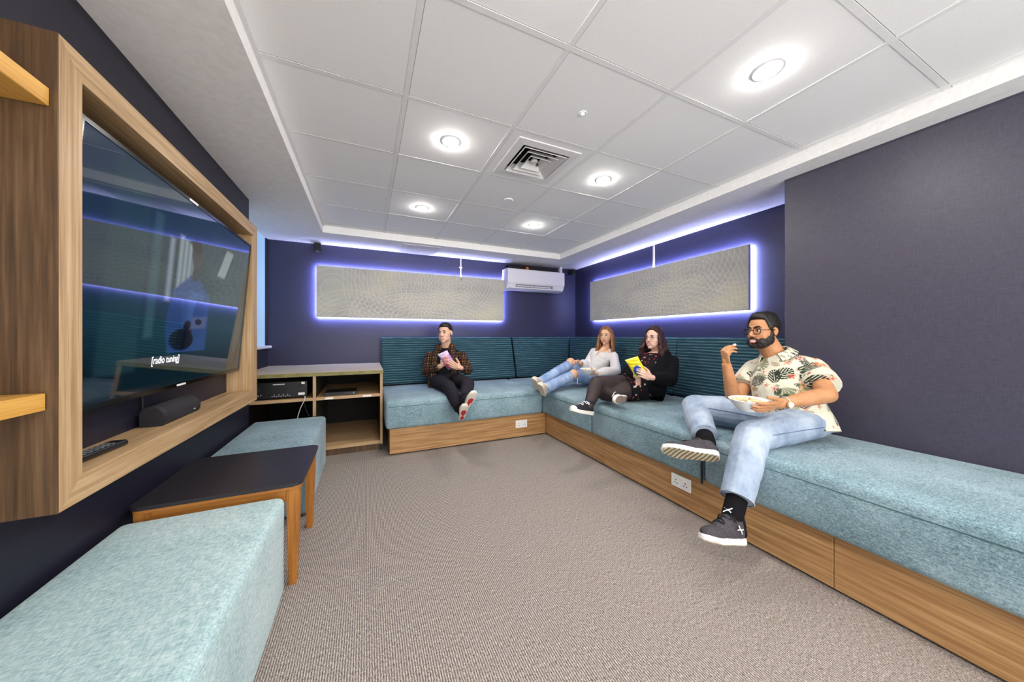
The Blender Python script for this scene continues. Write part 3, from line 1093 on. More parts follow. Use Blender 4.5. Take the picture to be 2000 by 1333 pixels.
gv = thing('ceiling_grille', 'rectangular white mesh grille in the soffit above the back wall panel', 'vent', (.634, 4.35, HS))
bm = bmesh.new()
x0, x1, y0, y1 = .405, .862, 4.13, 4.575
for a in ((x0, y0, x1, y0 + .02), (x0, y1 - .02, x1, y1), (x0, y0 + .02, x0 + .02, y1 - .02), (x1 - .02, y0 + .02, x1, y1 - .02)):
    add_box(bm, (a[0], a[1], HS - .008), (a[2], a[3], HS - .0003))
obj('frame', bm, M_DIF, gv)
bm = bmesh.new()
n_ = 22
for k in range(n_):
    x = x0 + .024 + (x1 - x0 - .048) * k / (n_ - 1)
    add_box(bm, (x - .003, y0 + .021, HS - .006), (x + .003, y1 - .021, HS - .002))
for k in range(n_):
    y = y0 + .026 + (y1 - y0 - .052) * k / (n_ - 1)
    add_box(bm, (x0 + .021, y - .003, HS - .0055), (x1 - .021, y + .003, HS - .0025))
obj('mesh', bm, M_DIF, gv)
obj('backing', BX((x0 + .02, y0 + .02, HS - .0015), (x1 - .02, y1 - .02, HS - .0002)), plain('grille dark', '#77757a', .9), gv)

# ================================================================== people
def unit(v):
    return V(v).normalized()


class Blob:
    """overlapping closed solids fused into one continuous skin"""

    def __init__(s):
        s.v, s.fc, s.nv = [], [], 0

    SPH = {}

    def ell(s, c, r, x=V((1, 0, 0)), y=V((0, 1, 0)), z=V((0, 0, 1)), n=16):
        if n not in Blob.SPH:
            m = n // 2 + 1
            vs = [(0, 0, -1)]
            fs = []
            for j in range(1, m):
                e = -PI / 2 + PI * j / m
                vs += [(math.cos(e) * math.cos(2 * PI * i / n), math.cos(e) * math.sin(2 * PI * i / n), math.sin(e)) for i in range(n)]
            vs.append((0, 0, 1))
            for i in range(n):
                k = (i + 1) % n
                fs.append((0, 1 + k, 1 + i))
                for j in range(m - 2):
                    a0 = 1 + j * n
                    fs.append((a0 + i, a0 + k, a0 + n + k, a0 + n + i))
                a0 = 1 + (m - 2) * n
                fs.append((a0 + i, a0 + k, len(vs) - 1))
            Blob.SPH[n] = (np.array(vs), fs)
        vs, fs = Blob.SPH[n]
        A_ = np.array([V(x) * r[0], V(y) * r[1], V(z) * r[2]])
        s.add(vs @ A_ + np.array(V(c)), fs)

    def add(s, vs, fs):
        s.v.append(np.asarray(vs, float))
        o_ = s.nv
        s.fc += [tuple(i + o_ for i in f) for f in fs]
        s.nv += len(vs)

    def ball(s, c, r):
        s.ell(c, (r, r, r))

    def ring_solid(s, rings):
        n = len(rings[0])
        m = len(rings)
        fs = [tuple(reversed(range(n))), tuple(range((m - 1) * n, m * n))]
        for j in range(m - 1):
            for i in range(n):
                k = (i + 1) % n
                fs.append((j * n + i, j * n + k, j * n + n + k, j * n + n + i))
        s.add([tuple(p) for r in rings for p in r], fs)

    def cone(s, a, b, ra, rb, capa=True, capb=True, n=18):
        a, b = V(a), V(b)
        if (b - a).length < 1e-5:
            return
        x, y, z = frame_z(b - a)
        s.ring_solid([[p + (x * math.cos(2 * PI * k / n) + y * math.sin(2 * PI * k / n)) * r for k in range(n)] for p, r in ((a, ra), (b, rb))])
        if capa:
            s.ball(a, ra * .995)
        if capb:
            s.ball(b, rb * .995)

    def chain(s, pts, rs, endflat=False):
        for i in range(len(pts) - 1):
            s.cone(pts[i], pts[i + 1], rs[i], rs[i + 1], True, not (endflat and i == len(pts) - 2))

    def loft(s, pts, rights, ws, ds, n=28, p=2.4):
        rings = []
        m = len(pts)
        for i in range(m):
            t = unit(V(pts[min(i + 1, m - 1)]) - V(pts[max(i - 1, 0)]))
            r = V(rights[i])
            r = unit(r - t * r.dot(t))
            f = t.cross(r)
            ring = []
            for k in range(n):
                a = 2 * PI * k / n
                ca, sa = math.cos(a), math.sin(a)
                ca = math.copysign(abs(ca) ** (2 / p), ca)
                sa = math.copysign(abs(sa) ** (2 / p), sa)
                ring.append(V(pts[i]) + r * ws[i] * ca + f * ds[i] * sa)
            rings.append(ring)
        s.ring_solid(rings)

    def mesh(s, voxel=.005, smooth=4, wrinkle=None):
        me = bpy.data.meshes.new('blob')
        me.from_pydata(np.concatenate(s.v).tolist(), [], s.fc)
        o = bpy.data.objects.new('blob_tmp', me)
        COL.objects.link(o)
        r = o.modifiers.new('r', 'REMESH')
        r.mode = 'VOXEL'
        r.voxel_size = voxel
        r.adaptivity = 0
        if smooth:
            q = o.modifiers.new('s', 'SMOOTH')
            q.factor = .5
            q.iterations = smooth
        dg = bpy.context.evaluated_depsgraph_get()
        out = bpy.data.meshes.new_from_object(o.evaluated_get(dg))
        bpy.data.objects.remove(o)
        bpy.data.meshes.remove(me)
        if wrinkle:
            amp, freq = wrinkle
            m_ = len(out.vertices)
            co, no = np.zeros(m_ * 3, np.float32), np.zeros(m_ * 3, np.float32)
            out.vertices.foreach_get('co', co)
            out.vertices.foreach_get('normal', no)
            co, no = co.reshape(-1, 3), no.reshape(-1, 3)
            kk = np.array([mnoise.noise(V((p[0] * freq, p[1] * freq, p[2] * freq * .7))) + .6 * mnoise.noise(V((p[0] * freq * 2.3 + 5, p[1] * freq * 2.3, p[2] * freq * 1.6))) for p in co.tolist()])
            out.vertices.foreach_set('co', (co + no * (amp * kk)[:, None]).astype(np.float32).ravel())
            out.update()
        return out


def paint(me, fn):
    co = np.zeros(len(me.vertices) * 3, np.float32)
    me.vertices.foreach_get('co', co)
    col = fn(co.reshape(-1, 3).astype(np.float64))
    at = me.color_attributes.new('Col', 'FLOAT_COLOR', 'POINT')
    buf = np.ones((len(me.vertices), 4), np.float32)
    buf[:, :3] = col
    at.data.foreach_set('color', buf.ravel())


class Head:
    def __init__(s, c, fwd, up=(0, 0, 1), k=1.0):
        s.c, s.k = V(c), k
        s.f = unit(fwd)
        u = V(up)
        s.u = unit(u - s.f * u.dot(s.f))
        s.r = s.f.cross(s.u)

    def p(s, x, y, z):
        return s.c + (s.r * x + s.f * y + s.u * z) * s.k

    def ell(s, b, c, r, tilt=0):
        f, u = s.f, s.u
        if tilt:
            f, u = s.f * math.cos(tilt) + s.u * math.sin(tilt), s.u * math.cos(tilt) - s.f * math.sin(tilt)
        b.ell(s.p(*c), [q * s.k for q in r], s.r, f, u)

    def skin(s, b, jaw=1.0, smile=0):
        E = s.ell
        E(b, (0, -.012, .034), (.074, .093, .082))
        E(b, (0, .020, -.012), (.066, .068, .088))
        E(b, (0, .028, -.058), (.059 * jaw, .053, .050))
        E(b, (0, .064, -.094), (.024 * jaw, .022, .020))
        for sx in (-1, 1):
            E(b, (sx * .034, .045, -.032), (.027, .026, .030))
            E(b, (sx * .077, -.008, -.002), (.008, .017, .027), -.2)
            E(b, (sx * .080, -.014, .004), (.009, .009, .020), -.2)
            b.ball(s.p(sx * .0115, .092, -.034), .0085 * s.k)
        E(b, (0, .073, .026), (.052, .016, .012))
        b.cone(s.p(0, .080, .016), s.p(0, .104, -.026), .0085 * s.k, .0115 * s.k)
        E(b, (0, .082, -.060), (.024, .013, .013))

    def features(s, par, eye='#4a3524', brow='#2a1c14', lip='#b86a5e', smile=True, thick=.0035, tilt=0.0, openm=0.0):
        k = s.k
        for sx in (-1, 1):
            bm = bmesh.new()
            bmesh.ops.create_uvsphere(bm, u_segments=14, v_segments=10, radius=1, matrix=mat_axes(s.r * .0135 * k, s.f * .010 * k, s.u * .0065 * k, s.p(sx * .031, .0775, .003)))
            e = obj('eye', bm, plain('eye white', '#e9e4df', .3), par, smooth=80)
            bm = bmesh.new()
            bmesh.ops.create_uvsphere(bm, u_segments=12, v_segments=8, radius=1, matrix=mat_axes(s.r * .0058 * k, s.f * .004 * k, s.u * .0058 * k, s.p(sx * .031, .0862, .003)))
            obj('iris', bm, plain('iris ' + eye, eye, .2), e, smooth=80)
            obj('eyelid', TUBE([s.p(sx * x, y, z) for x, y, z in ((.0155, .0815, .003), (.022, .087, .009), (.031, .0885, .0112), (.040, .0845, .0085), (.047, .076, .003))], [.0012 * k, .0022 * k, .0026 * k, .0024 * k, .0014 * k], 6), plain('lash line', '#20140f', .6), par, smooth=60)
            obj('eyebrow', TUBE([s.p(sx * x, y, z) for x, y, z in ((.014, .0905, .024), (.024, .0895, .0285), (.036, .083, .030), (.048, .0735, .0245))], [thick * .8 * k, thick * k, thick * k, thick * .4 * k], 8), plain('brow ' + brow, brow, .8), par, smooth=60)
        wid = .0245 if smile else .021
        lift = .0035 if smile else .001
        path = [(-wid, .0795, -.062 + lift), (-wid * .78, .0882, -.0622 + lift * .4), (-wid * .4, .0930, -.063), (0, .0948, -.0635), (wid * .4, .0930, -.063), (wid * .78, .0882, -.0622 + lift * .4), (wid, .0795, -.062 + lift)]
        gap = .0036 + openm if smile else .002 + openm
        ml = plain('lip ' + lip, lip, .45)
        obj('lip', TUBE([s.p(x, y + .001, z + gap) for x, y, z in path], [.0012 * k, .0024 * k, .0032 * k, .0034 * k, .0032 * k, .0024 * k, .0012 * k], 8), ml, par, smooth=60)
        obj('lip', TUBE([s.p(x, y, z - gap - .0045 * (1 - (x / wid) ** 2)) for x, y, z in path], [.0012 * k, .0024 * k, .0032 * k, .0036 * k, .0032 * k, .0024 * k, .0012 * k], 8), ml, par, smooth=60)
        if smile:
            obj('teeth', TUBE([s.p(x * .86, y - .0016, z - .0012 - openm * .2) for x, y, z in path], [.0012 * k, .0030 * k, .0042 * k, .0045 * k, .0042 * k, .0030 * k, .0012 * k], 8), plain('teeth', '#efe9e2', .3), par, smooth=60)

    def hair(s, line, thick, n=56, m=14, rough=.003, ctr=(0, -.012, .034), rad=(.0775, .0975, .0865), seed=0):
        """closed cap of hair: line(az) = lowest elevation, thick(az, el) = depth in metres"""
        bm = bmesh.new()
        outer, inner = [], []
        for i in range(n):
            az = 2 * PI * i / n
            lo = math.radians(line(math.degrees(az) if az <= PI else math.degrees(az) - 360))
            ro, ri = [], []
            for j in range(m):
                el = lo + (PI / 2 - .02 - lo) * j / (m - 1)
                d = V((math.sin(az) * math.cos(el), math.cos(az) * math.cos(el), math.sin(el)))
                q = 1 / math.sqrt((d.x / rad[0]) ** 2 + (d.y / rad[1]) ** 2 + (d.z / rad[2]) ** 2)
                a_ = math.degrees(az) if az <= PI else math.degrees(az) - 360
                th = thick(a_, math.degrees(el)) * min(1, .35 + j / 2.0)
                th += rough * mnoise.noise(V((d.x * 9 + seed, d.y * 9, d.z * 9))) + rough * .6 * mnoise.noise(V((d.x * 26, d.y * 9 + seed, d.z * 20)))
                ro.append(bm.verts.new(s.p(ctr[0] + d.x * (q + th), ctr[1] + d.y * (q + th), ctr[2] + d.z * (q + th))))
                ri.append(bm.verts.new(s.p(ctr[0] + d.x * (q - .008), ctr[1] + d.y * (q - .008), ctr[2] + d.z * (q - .008))))
            outer.append(ro)
            inner.append(ri)
        for i in range(n):
            a, b = outer[i], outer[(i + 1) % n]
            c, d = inner[i], inner[(i + 1) % n]
            for j in range(m - 1):
                bm.faces.new((a[j], b[j], b[j + 1], a[j + 1]))
                bm.faces.new((c[j + 1], d[j + 1], d[j], c[j]))
            bm.faces.new((c[0], d[0], b[0], a[0]))
        bm.faces.new([outer[i][-1] for i in range(n)])
        bm.faces.new([inner[i][-1] for i in reversed(range(n))])
        return bm


def hand(b, wrist, d, n, side, k=1.0, curl=(.35, .45, .4), spread=.10, thumb=(.55, .75, .35), tcurl=.5, fan=None):
    """five-fingered hand; side +1 right, -1 left; returns finger tips (index first) and the thumb tip"""
    d, n = unit(d), V(n)
    n = unit(n - d * n.dot(d))
    lat = d.cross(n) * side
    w = V(wrist)
    L = lambda a, l, h=0: w + (d * a + lat * l + n * h) * k
    # palm: four metacarpal rays fused with the heel of the hand
    b.ell(L(.045, 0), (.040 * k, .052 * k, .0145 * k), lat, d, n)
    b.ell(L(.030, .018, .006), (.018 * k, .034 * k, .014 * k), unit(lat + d * .2), unit(d - lat * .2), n)
    b.cone(w - d * .012 * k, L(.03, 0), .024 * k, .022 * k)
    tips = []
    base = [(.090, .0305, .074), (.095, .0105, .083), (.091, -.0095, .077), (.083, -.0285, .060)]
    for i, (a, l, ln) in enumerate(base):
        p0 = L(a * .55, l * .8)
        p = L(a, l)
        b.cone(p0, p, .0105 * k, .0100 * k)
        f = unit(d + lat * spread * (1.5 - i))
        ax = f.cross(n)
        ang = 0
        cs = [c * (1 if fan is None else fan[i]) for c in curl]
        r = [.0096, .0088, .0080, .0068]
        if i == 3:
            r = [q * .88 for q in r]
        for j, fr_ in enumerate((.44, .31, .25)):
            ang += cs[j]
            dd = f * math.cos(ang) + n * math.sin(ang)
            q = p + dd * ln * fr_ * k
            b.cone(p, q, r[j] * k, r[j + 1] * k)
            p = q
        tips.append(p)
    tb_ = L(.022, .027, .004)
    td = unit(d * thumb[0] + lat * thumb[1] + n * thumb[2])
    p1 = tb_ + td * .042 * k
    td2 = unit(td + (d * .8 + n * .5 - lat * .4) * tcurl)
    p2 = p1 + td2 * .030 * k
    td3 = unit(td2 + (d * .6 + n * .4 - lat * .4) * tcurl)
    p3 = p2 + td3 * .024 * k
    b.cone(L(.015, .014, .003), p1, .0135 * k, .0112 * k)
    b.cone(p1, p2, .0110 * k, .0098 * k)
    b.cone(p2, p3, .0098 * k, .0082 * k)
    return tips, p3


def torso(b, P, N, rp, rs, shs, ws, ds, infl=0, belly=0.0, t0=0.0, n1=1.0, trap=.05, curve=0.0):
    """trunk from the pelvis P to the neck base N, plus the yoke to both shoulders"""
    P, N = V(P), V(N)
    ts = [-.12, .0, .22, .45, .68, .86, 1.0]
    up = unit(N - P)
    pts, rr, wi, de = [], [], [], []
    for i, t_ in enumerate(ts):
        if t_ < t0:
            continue
        r = unit(V(rp) * (1 - max(t_, 0)) + V(rs) * max(t_, 0))
        f = up.cross(r)
        pts.append(P.lerp(N, t_) + f * (belly * math.sin(PI * min(max(t_ * 1.25, 0), 1)) - curve * math.sin(PI * max(t_, 0))))
        rr.append(r)
        wi.append(ws[i] + infl)
        de.append(ds[i] + infl)
    b.loft(pts, rr, wi, de)
    for s_ in shs:
        b.cone(P.lerp(N, .93), s_, trap + infl, trap + .004 + infl)
        b.cone(P.lerp(N, .70), V(s_) + (P - N) * .10, trap + .02 + infl, trap + infl)


def shoe(par, ankle, t_, n_, L, upper, sole, label=None, laces='#111111', outsole=None, high=False, sole_h=.026, drop=.088, patch=None, wide=1.0, toecap=None, outmat=None):
    """trainer with sole, upper, laces; t_ points to the toe, n_ from the sole up through the foot"""
    n_ = unit(n_)
    t_ = V(t_)
    t_ = unit(t_ - n_ * t_.dot(n_))
    r_ = t_.cross(n_)
    k = L / .29
    O = V(ankle) - n_ * drop * k
    Q = lambda a, l, h: O + t_ * a * k + r_ * l * k * wide + n_ * h * k
    st = [(-.066, .000), (-.062, .020), (-.045, .031), (0, .033), (.05, .034), (.10, .042), (.145, .046), (.185, .040), (.212, .025), (.222, .0)]
    outline = [(a, w) for a, w in st] + [(a, -w) for a, w in reversed(st[1:-1])]
    sh = thingless(par, 'shoe')
    b = Blob()
    b.ell(Q(.145, 0, .036), (.043 * k * wide, .072 * k, .030 * k), r_, t_, n_)
    b.ell(Q(.05, 0, .045), (.036 * k * wide, .085 * k, .036 * k), r_, t_, n_)
    b.ell(Q(-.018, 0, .05), (.036 * k * wide, .046 * k, .044 * k), r_, t_, n_)
    b.cone(Q(.11, 0, .055), Q(.01, 0, .095), .026 * k, .036 * k)
    top = .135 if high else .104
    b.cone(Q(-.012, 0, .06), Q(-.004, 0, top), .040 * k, .042 * k, True, False)
    me = b.mesh(.0042, 3)
    co = np.array([v.co for v in me.vertices])
    o = link('upper', me, upper, sh, smooth=True)
    bm = bmesh.new()
    lo = [bm.verts.new(Q(a, l * .97, 0 if -.05 < a < .17 else .006)) for a, l in outline]
    md = [bm.verts.new(Q(a * 1.012, l * 1.05, sole_h * .5)) for a, l in outline]
    hi = [bm.verts.new(Q(a, l * 1.0, sole_h + (.006 if a > .19 or a < -.04 else 0))) for a, l in outline]
    m = len(outline)
    for x, y in ((lo, md), (md, hi)):
        for i in range(m):
            bm.faces.new((x[i], x[(i + 1) % m], y[(i + 1) % m], y[i]))
    bm.faces.new(list(reversed(lo)))
    bm.faces.new(hi)
    obj('sole', bm, sole, sh, smooth=50)
    if outsole:
        bm = bmesh.new()
        add_prism(bm, [Q(a * .96 + .002, l * .86, -.004 if -.05 < a < .17 else .001) for a, l in outline], n_ * .0055 * k)
        obj('outsole', bm, outsole, sh)
    if patch:
        bm = bmesh.new()
        pp = [(-.045, .006), (-.03, .019), (.0, .019), (.02, .008), (.05, .010), (.075, .024), (.12, .026), (.14, .012)]
        add_prism(bm, [Q(a, l, -.0062) for a, l in pp + [(a, -l) for a, l in reversed(pp)]], n_ * .002)
        obj('sole_insert', bm, patch, sh, label='red sole insert')
    if toecap:
        b = Blob()
        b.ell(Q(.178, 0, .034), (.040 * k * wide, .044 * k, .027 * k), r_, t_, n_)
        link('toe_cap', b.mesh(.004, 2), toecap, sh, smooth=True)
    if laces:
        ml = plain('lace ' + laces, laces, .8)
        pts = []
        for i in range(5):
            a, h = .118 - .024 * i, .084 + .0095 * i
            w = .020 + .001 * i
            s1 = 1 if i % 2 else -1
            pts += [Q(a, -w * s1, h - .008), Q(a - .006, 0, h + .007), Q(a - .012, w * s1, h - .004)]
        obj('laces', TUBE(smooth_path(pts, 4), .0034 * k, 6), ml, sh, smooth=60)
        pts = [Q(.03, .002, .118), Q(.045, .03, .112), Q(.04, .045, .09), Q(.025, .025, .114), Q(.028, 0, .119), Q(.045, -.028, .112), Q(.043, -.045, .092), Q(.026, -.022, .115), Q(.03, .002, .118)]
        obj('lace_bow', TUBE(smooth_path(pts, 4), .003 * k, 6), ml, sh, smooth=60)
    return sh, Q


def thingless(par, name):
    o = bpy.data.objects.new(name, None)
    COL.objects.link(o)
    o.parent = par
    return o


def glasses(h, par, mat, rx=.0235, rz=.019, r=.0019, square=True):
    g_ = thingless(par, 'glasses')
    for sx in (-1, 1):
        pts = []
        for i in range(20):
            a = 2 * PI * i / 20
            e = .62 if square else 1.0
            ca, sa = math.cos(a), math.sin(a)
            x = math.copysign(abs(ca) ** e, ca) * rx
            z = math.copysign(abs(sa) ** e, sa) * rz
            pts.append(h.p(sx * .033 + x, .1005 - .18 * abs(x + .033 * 1) * (1 if (sx * (sx * .033 + x)) > .02 else .6), -.001 + z))
        obj('rim', TUBE(pts, r * h.k, 6, True), mat, g_, smooth=60)
        obj('temple', TUBE([h.p(sx * .058, .089, .008), h.p(sx * .074, .060, .008), h.p(sx * .082, .0, .010), h.p(sx * .080, -.02, .0)], r * h.k, 6), mat, g_, smooth=60)
    obj('bridge', TUBE([h.p(-.012, .0965, .003), h.p(0, .101, .006), h.p(.012, .0965, .003)], r * h.k, 6), mat, g_, smooth=60)
    return g_


# ---------------------------------------------------------------- people materials
def skin_mat(name, a, b):
    t = NT(name)
    f = t.noise(t.coord((1, 1, 1)), 26, 4)
    t.base(t.ramp(f, [(.3, a), (.7, b)]))
    t.b.inputs['Subsurface Weight'].default_value = .12
    t.b.inputs['Subsurface Radius'].default_value = (.012, .005, .003)
    t.b.inputs['Subsurface Scale'].default_value = .6
    return t.set(.5, .35)


def hair_mat(name, a, b, c=None, sc=(60, 60, 9)):
    t = NT(name)
    f = t.noise(t.coord(sc), 1, 3, .6)
    t.base(t.ramp(f, [(.32, a), (.55, b), (.72, c or b)]))
    t.bump(f, .6, .004)
    return t.set(.5, .4)


def denim(name, a, b, c):
    t = NT(name)
    f = t.noise(t.coord((9, 9, 5)), 1, 4, .6)
    g2 = t.noise(t.coord((420, 420, 160)), 1, 2)
    fac = t.math('ADD', t.math('MULTIPLY', f, .72), t.math('MULTIPLY', g2, .28))
    t.base(t.ramp(fac, [(.36, a), (.5, b), (.64, c)]))
    t.bump(g2, .25, .001)
    return t.set(.9, .2)


SK_TAN = skin_mat('tan skin', '#b07a52', '#c08a62')
SK_FAIR = skin_mat('fair skin', '#d9a98e', '#e6bba2')
SK_PALE = skin_mat('pale skin', '#dfb09a', '#ebc3b0')
SK_WARM = skin_mat('warm skin', '#daa685', '#e4b697')
M_BLACKCLOTH = plain('black cloth', '#121116', .9, .2)
M_SOCKB = plain('black sock', '#121114', .95, .15)
M_SHW = plain('shoe white rubber', '#e6e4e2', .55)
M_TREAD = plain('tan rubber', '#b9ad92', .7)
TVC = V((-.75, 2.1, 1.35))

# ------------------------------------------------------------------ 1: bearded man in the leaf print shirt
def man():
    R = thing('person', 'bearded man in dark glasses, leaf print shirt and pale jeans, eating from a bowl', 'person', (2.40, 1.15, SEAT))
    hipL, hipR = V((2.45, 1.035, .660)), V((2.365, 1.205, .660))
    kneeL, kneeR = V((1.965, 1.10, .612)), W(1356, 795, 2.30)
    ankL, ankR = W(1431, 1006, 1.61), W(1380, 862, 1.93)
    P = (hipL + hipR) / 2 + V((.02, .0, .0))
    N = W(1521, 700, 2.15)
    shL, shR = W(1588, 722, 1.99), W(1474, 722, 2.30)
    elL, elR = W(1617, 772, 1.78), W(1434, 786, 2.18)
    wrL, wrR = W(1528, 788, 1.77), W(1419, 713, 2.13)
    h = Head(W(1489, 648, 2.15), V((-.95, .12, .02)), (.08, .0, 1), 1.0)
    rp, rs = hipR - hipL, shR - shL
    b = Blob()
    h.skin(b, 1.05)
    b.cone(N + V((.0, 0, -.03)), h.p(0, -.02, -.05), .064, .060)
    torso(b, P, N, rp, rs, (shL, shR), [.13, .14, .135, .14, .15, .11, .06], [.10, .10, .10, .10, .09, .075, .055])
    for a, e_, w_ in ((shL, elL, wrL), (shR, elR, wrR)):
        b.cone(a, e_, .052, .043)
        mid = e_.lerp(w_, .3)
        b.chain([e_, mid, w_], [.043, .043, .0275])
    for hp, kn, an in ((hipL, kneeL, ankL), (hipR, kneeR, ankR)):
        b.chain([hp, kn, an], [.075, .05, .036])
    dL = unit(W(1470, 803, 1.74) - wrL)
    tipsL, thL = hand(b, wrL, dL, V((.25, .70, .62)), -1, 1.02, (.05, .22, .28), .06, (.85, .42, .10), .10)
    kn_ = W(1416, 689, 2.12)
    dR = unit(kn_ - wrR)
    tipsR, thR = hand(b, wrR, dR, V((.9, -.42, .0)), 1, .98, (.95, .45, .25), .03, (.55, .25, .75), .3, (1, 1.05, 1.15, 1.25))
    body = link('body', b.mesh(.0031, 5), SK_TAN, R, smooth=True)
    h.features(R, '#2a1a10', '#0f0b0a', '#b5706a', True, .0052, openm=.003)
    # hair: short sides, swept top
    line = lambda a: 30 if abs(a) < 40 else (30 - (abs(a) - 40) * 2.4 if abs(a) < 58 else (-16 if abs(a) < 74 else (-4 if abs(a) < 100 else -8 - (abs(a) - 100) * .42)))
    th = lambda a, e: .005 + .012 * max(0, min(1, (e - 28) / 25)) - .008 * max(0, (e - 62) / 28) + (.004 if abs(a) > 140 and e > 5 else 0) + .010 * max(0, 1 - abs(a) / 55) * max(0, min(1, (66 - e) / 12))
    obj('hair', h.hair(line, th, rough=.003), hair_mat('black hair', '#0a0809', '#17110f', '#241a16'), R, smooth=70)
    # beard hugging the jaw, leaving the lips free
    b = Blob()
    for sx in (-1, 1):
        h.ell(b, (sx * .037, .034, -.070), (.028, .048, .036))
        h.ell(b, (sx * .053, .008, -.052), (.019, .036, .036))
        h.ell(b, (sx * .062, .004, -.020), (.013, .019, .034))
        h.ell(b, (sx * .026, .066, -.085), (.020, .018, .020))
        b.cone(h.p(sx * .004, .0945, -.0465), h.p(sx * .026, .082, -.056), .0062, .0058)
        b.cone(h.p(sx * .026, .082, -.056), h.p(sx * .032, .070, -.080), .0062, .012)
    h.ell(b, (0, .068, -.096), (.031, .024, .019))
    h.ell(b, (0, .035, -.100), (.042, .045, .016))
    link('beard', b.mesh(.0034, 2, (.0014, 160)), hair_mat('black beard', '#0d0a09', '#1b1310', '#2a1d17', (140, 140, 140)), R, smooth=True)
    glasses(h, R, plain('black acetate', '#0b0b10', .25), .0245, .0195, .0026)

    # shirt
    b = Blob()
    torso(b, P + V((0, 0, -.035)), N + unit(h.c - N) * .018, rp, rs, (shL, shR), [.205, .200, .176, .170, .174, .124, .072], [.152, .152, .154, .144, .124, .094, .068], 0, .035, -.2, trap=.064)
    for a, e_, f_ in ((shL, elL, .66), (shR, elR, .55)):
        b.cone(a, a.lerp(e_, f_), .070, .086, True, False)
    me = b.mesh(.0030, 4, (.0035, 15))
    rng = np.random.RandomState(3)
    pts = np.zeros(len(me.vertices) * 3, np.float32)
    me.vertices.foreach_get('co', pts)
    pts = pts.reshape(-1, 3).astype(float)
    nor = np.zeros(len(me.vertices) * 3, np.float32)
    me.vertices.foreach_get('normal', nor)
    nor = nor.reshape(-1, 3).astype(float)
    CREAM = np.array(lin('#dcd8c4'))
    col = np.tile(CREAM, (len(pts), 1))
    grain_ = np.array([mnoise.noise(V(p) * 9) for p in pts[:: 1]])
    col = col * (1 + .05 * grain_[:, None])

    def local(c, ang):
        c = np.array(c)
        i = np.argmin(((pts - c) ** 2).sum(1))
        c0, n0 = pts[i], nor[i]
        upv = np.array([0, 0, 1.0])
        a1 = np.cross(upv, n0)
        a1 /= np.linalg.norm(a1) + 1e-9
        a2 = np.cross(n0, a1)
        q = pts - c0
        x, y, z = q @ a1, q @ a2, q @ n0
        ca, sa = math.cos(ang), math.sin(ang)
        ok = (np.abs(z) < .07) & ((nor @ n0) > .15)
        return x * ca + y * sa, -x * sa + y * ca, ok

    def monstera(c, ang, s, colr):
        x, y, ok = local(c, ang)
        a = np.arctan2(y, x)
        rr = np.hypot(x / (1.25 * s), y / s)
        edge = 1 - .12 * np.cos(a)
        leaf = rr < edge
        slit = (np.abs(((x * .55 + np.abs(y) * -.85) / s * 3.1) % 1 - .5) < .17) & (np.abs(y) > .20 * s)
        vein = np.abs(y) < .045 * s
        m_ = ok & leaf & ~slit & ~vein
        col[m_] = np.array(lin(colr))

    def frond(c, ang, s, colr):
        x, y, ok = local(c, ang)
        a = np.arctan2(y, x)
        r = np.hypot(x, y)
        m_ = ok & (r < s) & (np.abs(a) < 1.2) & (np.abs(np.sin(a * 7)) > .45) & (r > .12 * s)
        col[m_] = np.array(lin(colr))

    def flower(c, ang, s, colr, centre):
        x, y, ok = local(c, ang)
        a = np.arctan2(y, x)
        r = np.hypot(x, y)
        m_ = ok & (r < s * (.62 + .38 * np.cos(a * 5)))
        col[m_] = np.array(lin(colr))
        m_ = ok & (r < s * .22)
        col[m_] = np.array(lin(centre))

    def oval(c, ang, s, colr):
        x, y, ok = local(c, ang)
        m_ = ok & (np.hypot(x / (1.5 * s), y / s) < 1) & (np.abs(y) > .06 * s)
        col[m_] = np.array(lin(colr))

    DG, MG, LG, OR, RD, PK, GY = '#26352a', '#46523f', '#8a9070', '#e0835f', '#a8383c', '#d8a896', '#5d5f58'
    S = lambda u, v, z: W(u, v, z)
    # scattered small sprigs first, the large leaves over them
    for i in range(260):
        p_ = pts[rng.randint(len(pts))]
        kind = rng.randint(4)
        a_ = rng.rand() * 6.3
        if kind == 0:
            frond(p_, a_, .035, [LG, GY, '#a98f6e'][rng.randint(3)])
        elif kind == 1:
            flower(p_, a_, .017, [PK, OR, '#caa27c'][rng.randint(3)], RD)
        elif kind == 2:
            oval(p_, a_, .008, [MG, LG, RD][rng.randint(3)])
        else:
            flower(p_, a_, .012, ['#b9a487', PK][rng.randint(2)], '#a8584a')
    for u, v, z, a_, s_, c_ in ((1578, 706, 1.92, 1.0, .044, DG), (1593, 740, 1.88, .3, .046, DG), (1529, 720, 1.95, .6, .040, DG), (1503, 726, 2.0, 1.9, .036, DG), (1461, 720, 2.2, 2.3, .036, GY), (1475, 742, 2.1, .5, .036, GY), (1605, 800, 1.95, .4, .042, DG), (1532, 676, 2.0, .8, .026, MG), (1552, 692, 2.05, 2.0, .03, GY), (1520, 796, 1.92, 2.6, .034, MG), (1602, 772, 1.95, 1.2, .04, DG), (1566, 790, 1.92, .2, .03, GY)):
        monstera(S(u, v, z), a_, s_, c_)
    for u, v, z, a_, s_, c_ in ((1525, 752, 1.93, -1.2, .060, LG), (1470, 705, 2.15, .3, .055, LG), (1560, 765, 1.9, .2, .05, '#b39a62')):
        frond(S(u, v, z), a_, s_, c_)
    for u, v, z, a_, s_ in ((1511, 763, 1.92, 1.2, .017), (1524, 775, 1.9, .5, .019), (1537, 775, 1.9, 2.4, .017)):
        oval(S(u, v, z), a_, s_, MG)
